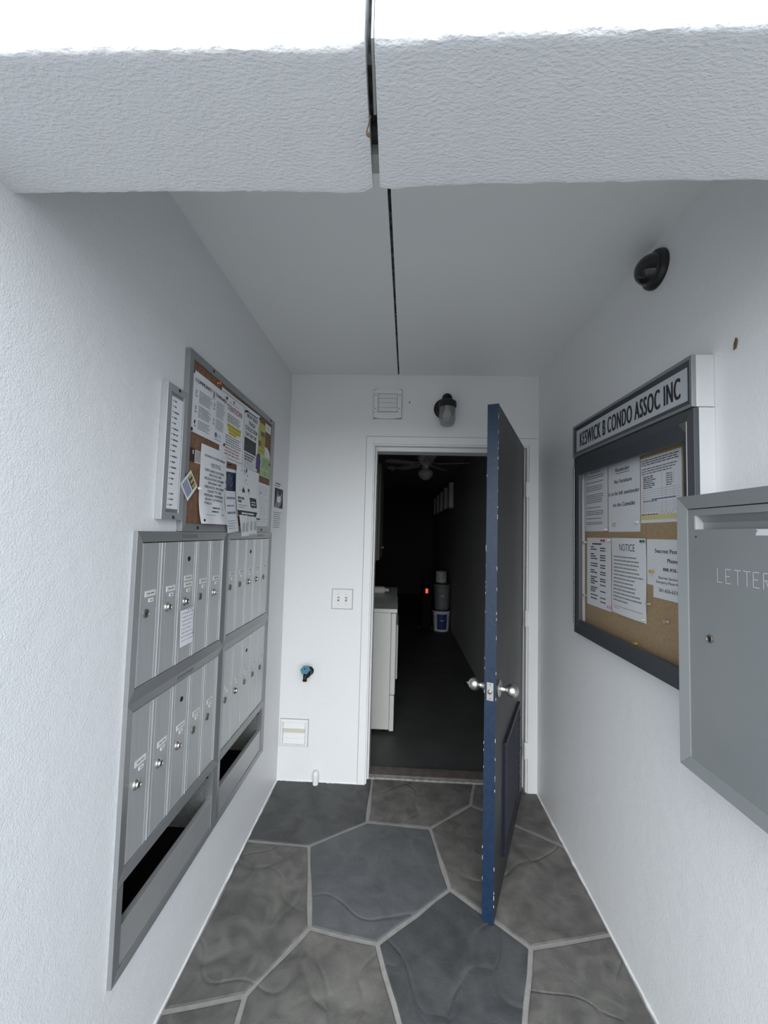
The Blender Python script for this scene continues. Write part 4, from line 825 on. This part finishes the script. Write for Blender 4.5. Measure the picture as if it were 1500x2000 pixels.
# jelly-jar lamp
L = thing('jar_lamp', 'black wall lamp with a ribbed glass jar above the doorway', 'wall lamp', BACKF(.262, 2.275))
mb = MB(); mb.lathe([(.064, .0005), (.066, .006), (.060, .018), (.045, .024)], 32, Matrix.Translation((-.006, .004, 0))); mb.build('base_plate', BLACKM, L, smooth=40)
mb = MB(); mb.tube([(0, .020, .018), (0, .045, .040), (.004, .050, .066), (.006, .040, .082)], [.026, .030, .032, .020], 14); mb.build('arm', BLACKM, L, smooth=50)
VR = Matrix.Translation((.004, 0, .082)) @ Matrix.Rotation(-math.pi / 2, 4, 'X')
mb = MB(); mb.lathe([(.050, -.012), (.054, -.008), (.054, .018), (.048, .026), (.030, .036), (.012, .040), (0, .041)], 30, VR, cap=False); mb.build('cap', BLACKM, L, smooth=40)
prof = [(.049, .014)]
for i in range(22):
    z = .010 - i * .0056; r = .048 + (.0014 if i % 2 else -.0004) - (.0 if i < 18 else (i - 17) * .0016); prof.append((r, z))
prof += [(.036, -.118), (.030, -.122), (0, -.123)]
jg = bpy.data.materials.new('ribbed_jar_glass'); jg.use_nodes = True; nt = jg.node_tree; pb = nt.nodes['Principled BSDF']; pb.inputs['Base Color'].default_value = (.42, .42, .41, 1); pb.inputs['Roughness'].default_value = .2
tr_ = nt.nodes.new('ShaderNodeBsdfTransparent'); tr_.inputs[0].default_value = (.86, .86, .85, 1); mx_ = nt.nodes.new('ShaderNodeMixShader'); mx_.inputs[0].default_value = .42; nt.links.new(tr_.outputs[0], mx_.inputs[1]); nt.links.new(pb.outputs[0], mx_.inputs[2]); nt.links.new(mx_.outputs[0], nt.nodes['Material Output'].inputs[0])
mb = MB(); mb.lathe(prof, 36, VR, cap=False); mb.build('glass_jar', jg, L, smooth=30)
mb = MB(); mb.lathe([(.013, .005), (.013, -.020), (.022, -.040), (.029, -.062), (.026, -.080), (.014, -.092), (0, -.094)], 20, VR, cap=False); mb.build('bulb', mat('frosted_bulb', (.62, .61, .57), .4), L, smooth=60)
# black speck
mb = MB(); mb.prism([(-.003, -.006), (.002, -.005), (.004, .004), (.001, .007), (-.002, .003)], .0003, .003); tag(mb.build('insect_speck', BLACK, None, BACKF(.039, 2.320)), 'tiny black speck on the wall between vent and lamp', 'debris')

# ================================================================== STORAGE ROOM THINGS
def appliance(name, label, cat, y0, y1, x1, h, console):
    A = thing(name, label, cat, FLOORF(XL + .02, y0, 0)); w = x1 - (XL + .02); d = y1 - y0
    mb = MB(); mb.box(.02, w - .040, .004, d - .004, .030, h - .032); mb.build('cabinet', ENAMEL, A, bevel=.004)
    mb = MB(); mb.box(w - .039, w, .002, d - .002, .285, h - .034); mb.build('front_panel', ENAMEL, A, bevel=.008)
    mb = MB(); mb.box(w - .039, w - .004, .002, d - .002, .020, .281); mb.build('toe_panel', ENAMEL, A, bevel=.006)
    mb = MB(); mb.box(.02, w + .006, 0, d, h - .031, h); mb.build('top_panel', ENAMEL, A, bevel=.006)
    mb = MB(); mb.prism([(w + .001, .55), (w + .010, .56), (w + .010, .74), (w + .001, .75)], 0, 1) ; mb = MB(); mb.box(w, w + .016, .12, d - .12, .36, .78); mb.build('round_door', ENAMEL, A, bevel=.012)
    mb = MB(); mb.hexa([(0, .01, h - .002), (.16, .01, h - .002), (.16, d - .01, h - .002), (0, d - .01, h - .002)], [(0, .01, h + .15), (.06, .01, h + .15), (.06, d - .01, h + .15), (0, d - .01, h + .15)]); mb.build('control_console', ENAMEL, A, bevel=.006)
    for (u, v) in ((.06, .05), (w - .08, .05), (.06, d - .05), (w - .08, d - .05)):
        mb = MB(); mb.lathe([(.016, 0), (.018, .012), (.008, .014), (.008, .034)], 12, Matrix.Translation((u, v, 0))); mb.build('foot', BLACK, A)
    return A
appliance('dryer', 'white dryer just inside the doorway', 'dryer', 3.045, 3.675, -.014, .925, True)
appliance('washer', 'white washing machine standing behind the dryer', 'washing machine', 3.700, 4.330, -.022, .918, True)
bt = thing('detergent_bottle', 'white bottle lying on top of the washing machine', 'bottle', Matrix.Translation((-.20, 3.86, .918 + .034)) @ Matrix.Rotation(math.pi / 2, 4, 'Y'))
mb = MB(); mb.lathe([(.030, -.08), (.033, -.07), (.033, .05), (.020, .07), (.013, .075)], 20); mb.build('bottle_body', PLASTW, bt, smooth=40)
mb = MB(); mb.lathe([(.015, .075), (.015, .100), (.012, .103)], 16); mb.build('bottle_cap', PLASTW, bt, smooth=40)
wc = thing('wall_cabinet', 'grey storage cabinet hung above the dryer', 'cabinet', FLOORF(XL, 3.30, 1.27))
mb = MB(); mb.box(.001, .520, 0, .62, 0, .82); mb.build('cabinet_body', mat('dull_cabinet_paint', (.15, .15, .148), .6), wc, bevel=.003)
for k in (0, 1):
    mb = MB(); mb.box(.521, .538, .005 + k * .308, .305 + k * .308, .004, .816); d_ = mb.build('cabinet_door', MATS['dull_cabinet_paint'], wc, bevel=.003)
    mb = MB(); mb.lathe([(.006, 0), (.006, .014), (.012, .018), (.010, .024)], 12, Matrix.Translation((.538, .285 + k * .05, .10)) @ Matrix.Rotation(math.pi / 2, 4, 'Y')); mb.build('knob', NICKEL, d_)
# ceiling fan
FN = thing('ceiling_fan', 'white ceiling fan with a globe light in the dark storage room', 'ceiling fan', FLOORF(.298, 4.92, HC))
FW = mat('fan_white', (.72, .71, .68), .45)
mb = MB(); mb.lathe([(.100, -.0005), (.105, -.02), (.105, -.055), (.095, -.085), (.060, -.120), (.045, -.135), (.045, -.175), (.030, -.180)][::-1], 32); mb.build('motor_housing', FW, FN, smooth=40)
mb = MB(); mb.lathe([(.032, -.175), (.045, -.190), (.080, -.205), (.094, -.235), (.090, -.262), (.060, -.300), (.030, -.318), (0, -.322)][::-1], 28, cap=False); mb.build('globe', mat('opal_glass', (.66, .65, .60), .25), FN, smooth=60)
for k in range(5):
    a = math.radians(-14 + 72 * k); R_ = Matrix.Rotation(a, 4, 'Z')
    mb = MB(); mb.hexa([(.085, -.012, -.112), (.175, -.030, -.126), (.175, .030, -.118), (.085, .012, -.106)], [(.085, -.012, -.106), (.175, -.030, -.121), (.175, .030, -.113), (.085, .012, -.100)]); mb.v = [R_ @ p for p in mb.v]; br_ = mb.build('blade_bracket', FW, FN)
    mb = MB(); mb.prism([(.150, -.048), (.470, -.062), (.520, -.050), (.535, 0), (.520, .050), (.470, .062), (.150, .048)], -.003, .003); mb.v = [R_ @ (Matrix.Translation((0, 0, -.122)) @ Matrix.Rotation(math.radians(9), 4, 'X') @ p) for p in mb.v]; mb.build('fan_blade', FW, FN)
SD = thing('smoke_detector', 'round white smoke detector on the storage room ceiling', 'smoke detector', FLOORF(-.15, 5.90, HC))
mb = MB(); mb.lathe([(.070, -.0005), (.070, -.018), (.062, -.032), (.030, -.038), (0, -.038)][::-1], 24, cap=False); mb.build('housing', FW, SD, smooth=40)
mb = MB(); mb.lathe([(.024, -.037), (.022, -.052), (0, -.053)][::-1], 16, cap=False); mb.build('sensor_cap', FW, SD, smooth=40)
# stack of buckets
def bucket(M, label, r, h, m, band=None):
    B_ = thing('bucket', label, 'bucket', M)
    mb = MB(); mb.lathe([(r * .86, 0), (r * .90, h * .06), (r * .98, h * .86), (r * 1.04, h * .87), (r * 1.04, h * .93), (r, h * .94)], 28); b0 = mb.build('bucket_body', m, B_, smooth=40)
    mb = MB(); mb.lathe([(r * 1.05, h * .94), (r * 1.07, h * .96), (r * 1.05, h), (r * .9, h)], 28); mb.build('lid', BLACK, B_, smooth=40)
    if band:
        mb = MB(); a0, a1 = math.radians(235), math.radians(305); vs = []
        for i in range(9):
            a = a0 + (a1 - a0) * i / 8
            for z, rr in ((.10, .915), (.80, .985)): vs.append((r * rr * math.cos(a) * 1.008, r * rr * math.sin(a) * 1.008, h * z))
        mb.add(vs, [(2 * i, 2 * i + 2, 2 * i + 3, 2 * i + 1) for i in range(8)]); lb_ = mb.build('printed_label', band, b0)
        mb = MB(); mb.add([(-.03, -r * 1.0, h * .50), (.03, -r * 1.0, h * .50), (.03, -r * 1.0, h * .53), (-.03, -r * 1.0, h * .53)], [(0, 1, 2, 3)]); mb.build('label_line', PLASTW, b0)
    mb = MB(); mb.tube([(r * 1.05 * math.cos(t), r * 1.06 * math.sin(t), h * .86 - .10 * math.sin(-t)) for t in [math.pi + math.pi * k / 12 for k in range(13)]], .003, 6); mb.build('bail_handle', NICKEL, B_)
    return B_
bucket(FLOORF(.675, 6.36, 0), 'white paint bucket with a blue label at the bottom of the stack', .135, .335, PLASTW, mat('blue_bucket_label', (.02, .05, .22), .5))
bucket(FLOORF(.680, 6.36, .335), 'grey bucket in the middle of the stack', .128, .415, mat('grey_bucket_plastic', (.20, .21, .22), .5), mat('grey_bucket_label', (.24, .25, .26), .5))
T_ = thing('paint_can', 'small pale can on top of the stacked buckets', 'can', FLOORF(.665, 6.36, .750))
mb = MB(); mb.lathe([(.084, 0), (.086, .004), (.084, .008), (.084, .158), (.087, .162), (.087, .168), (.078, .168), (.078, .164)], 24); mb.build('can_body', mat('can_white', (.62, .62, .60), .4), T_, smooth=40)
mb = MB(); rg = random.Random(2)
for i in range(8):
    a = math.radians(rg.uniform(230, 310)); z = rg.uniform(.03, .13); da = .18
    mb.add([(.0848 * math.cos(a), .0848 * math.sin(a), z), (.0848 * math.cos(a + da), .0848 * math.sin(a + da), z + .02), (.0848 * math.cos(a + da), .0848 * math.sin(a + da), z + .03), (.0848 * math.cos(a), .0848 * math.sin(a), z + .012)], [(0, 1, 2, 3)])
mb.build('smudges', BLACK, T_)
# dark equipment with a red light
E_ = thing('charger_unit', 'dark upright equipment with a glowing red light beside the buckets', 'equipment', FLOORF(.42, 6.15, 0))
DK = mat('matt_black_casing', (.0035, .0035, .004), .7, spec=.2)
mb = MB(); mb.box(-.075, .075, -.10, .12, .06, .72); mb.build('body', DK, E_, bevel=.02)
mb = MB(); mb.tube([(-.06, .10, .70), (-.06, .14, .95), (.06, .14, .95), (.06, .10, .70)], .010, 8); mb.build('handle', DK, E_)
for s in (-1, 1):
    mb = MB(); mb.lathe([(.07, -.02), (.075, 0), (.07, .02)], 20, Matrix.Translation((s * .100, .04, .075)) @ Matrix.Rotation(math.pi / 2, 4, 'Y')); mb.build('wheel', BLACK, E_)
mb = MB(); mb.box(-.018, .018, -.104, -.099, .615, .680); mb.build('red_light', mat('red_indicator', (.4, .02, .02), .4, emit=((1.0, .06, .05), .8)), E_)
# row of pale upright boards high on the right storage wall
SH = thing('board_rack', 'row of pale upright boards racked high on the storage room wall', 'rack', FLOORF(XR, 6.25, 1.93))
mb = MB(); mb.box(-.085, -.001, 0, 3.4, -.02, 0); mb.build('rack_shelf', MATS['dull_cabinet_paint'], SH)
for k in range(5):
    mb = MB(); mb.box(-.078, -.01, .03 + k * .70, .25 + k * .70, .0005, .40); mb.build('upright_board', FW, SH, bevel=.004)

# bit of dry plant caught in the beam joint
mb = MB(); mb.tube([(0, 0, .004), (-.002, .004, -.003), (-.006, .010, -.010)], [.0012, .0010, .0008], 6); mb.lathe([(.0008, 0), (.0028, .003), (.0022, .007), (.0006, .010)], 8, Matrix.Translation((-.006, .010, -.010)) @ Matrix.Rotation(2.6, 4, 'Y'))
tag(mb.build('dry_twig', MATS['brown_leaf'], None, FLOORF(-.0565, .533, 2.090)), 'tiny dry twig caught in the open joint of the beam', 'debris')
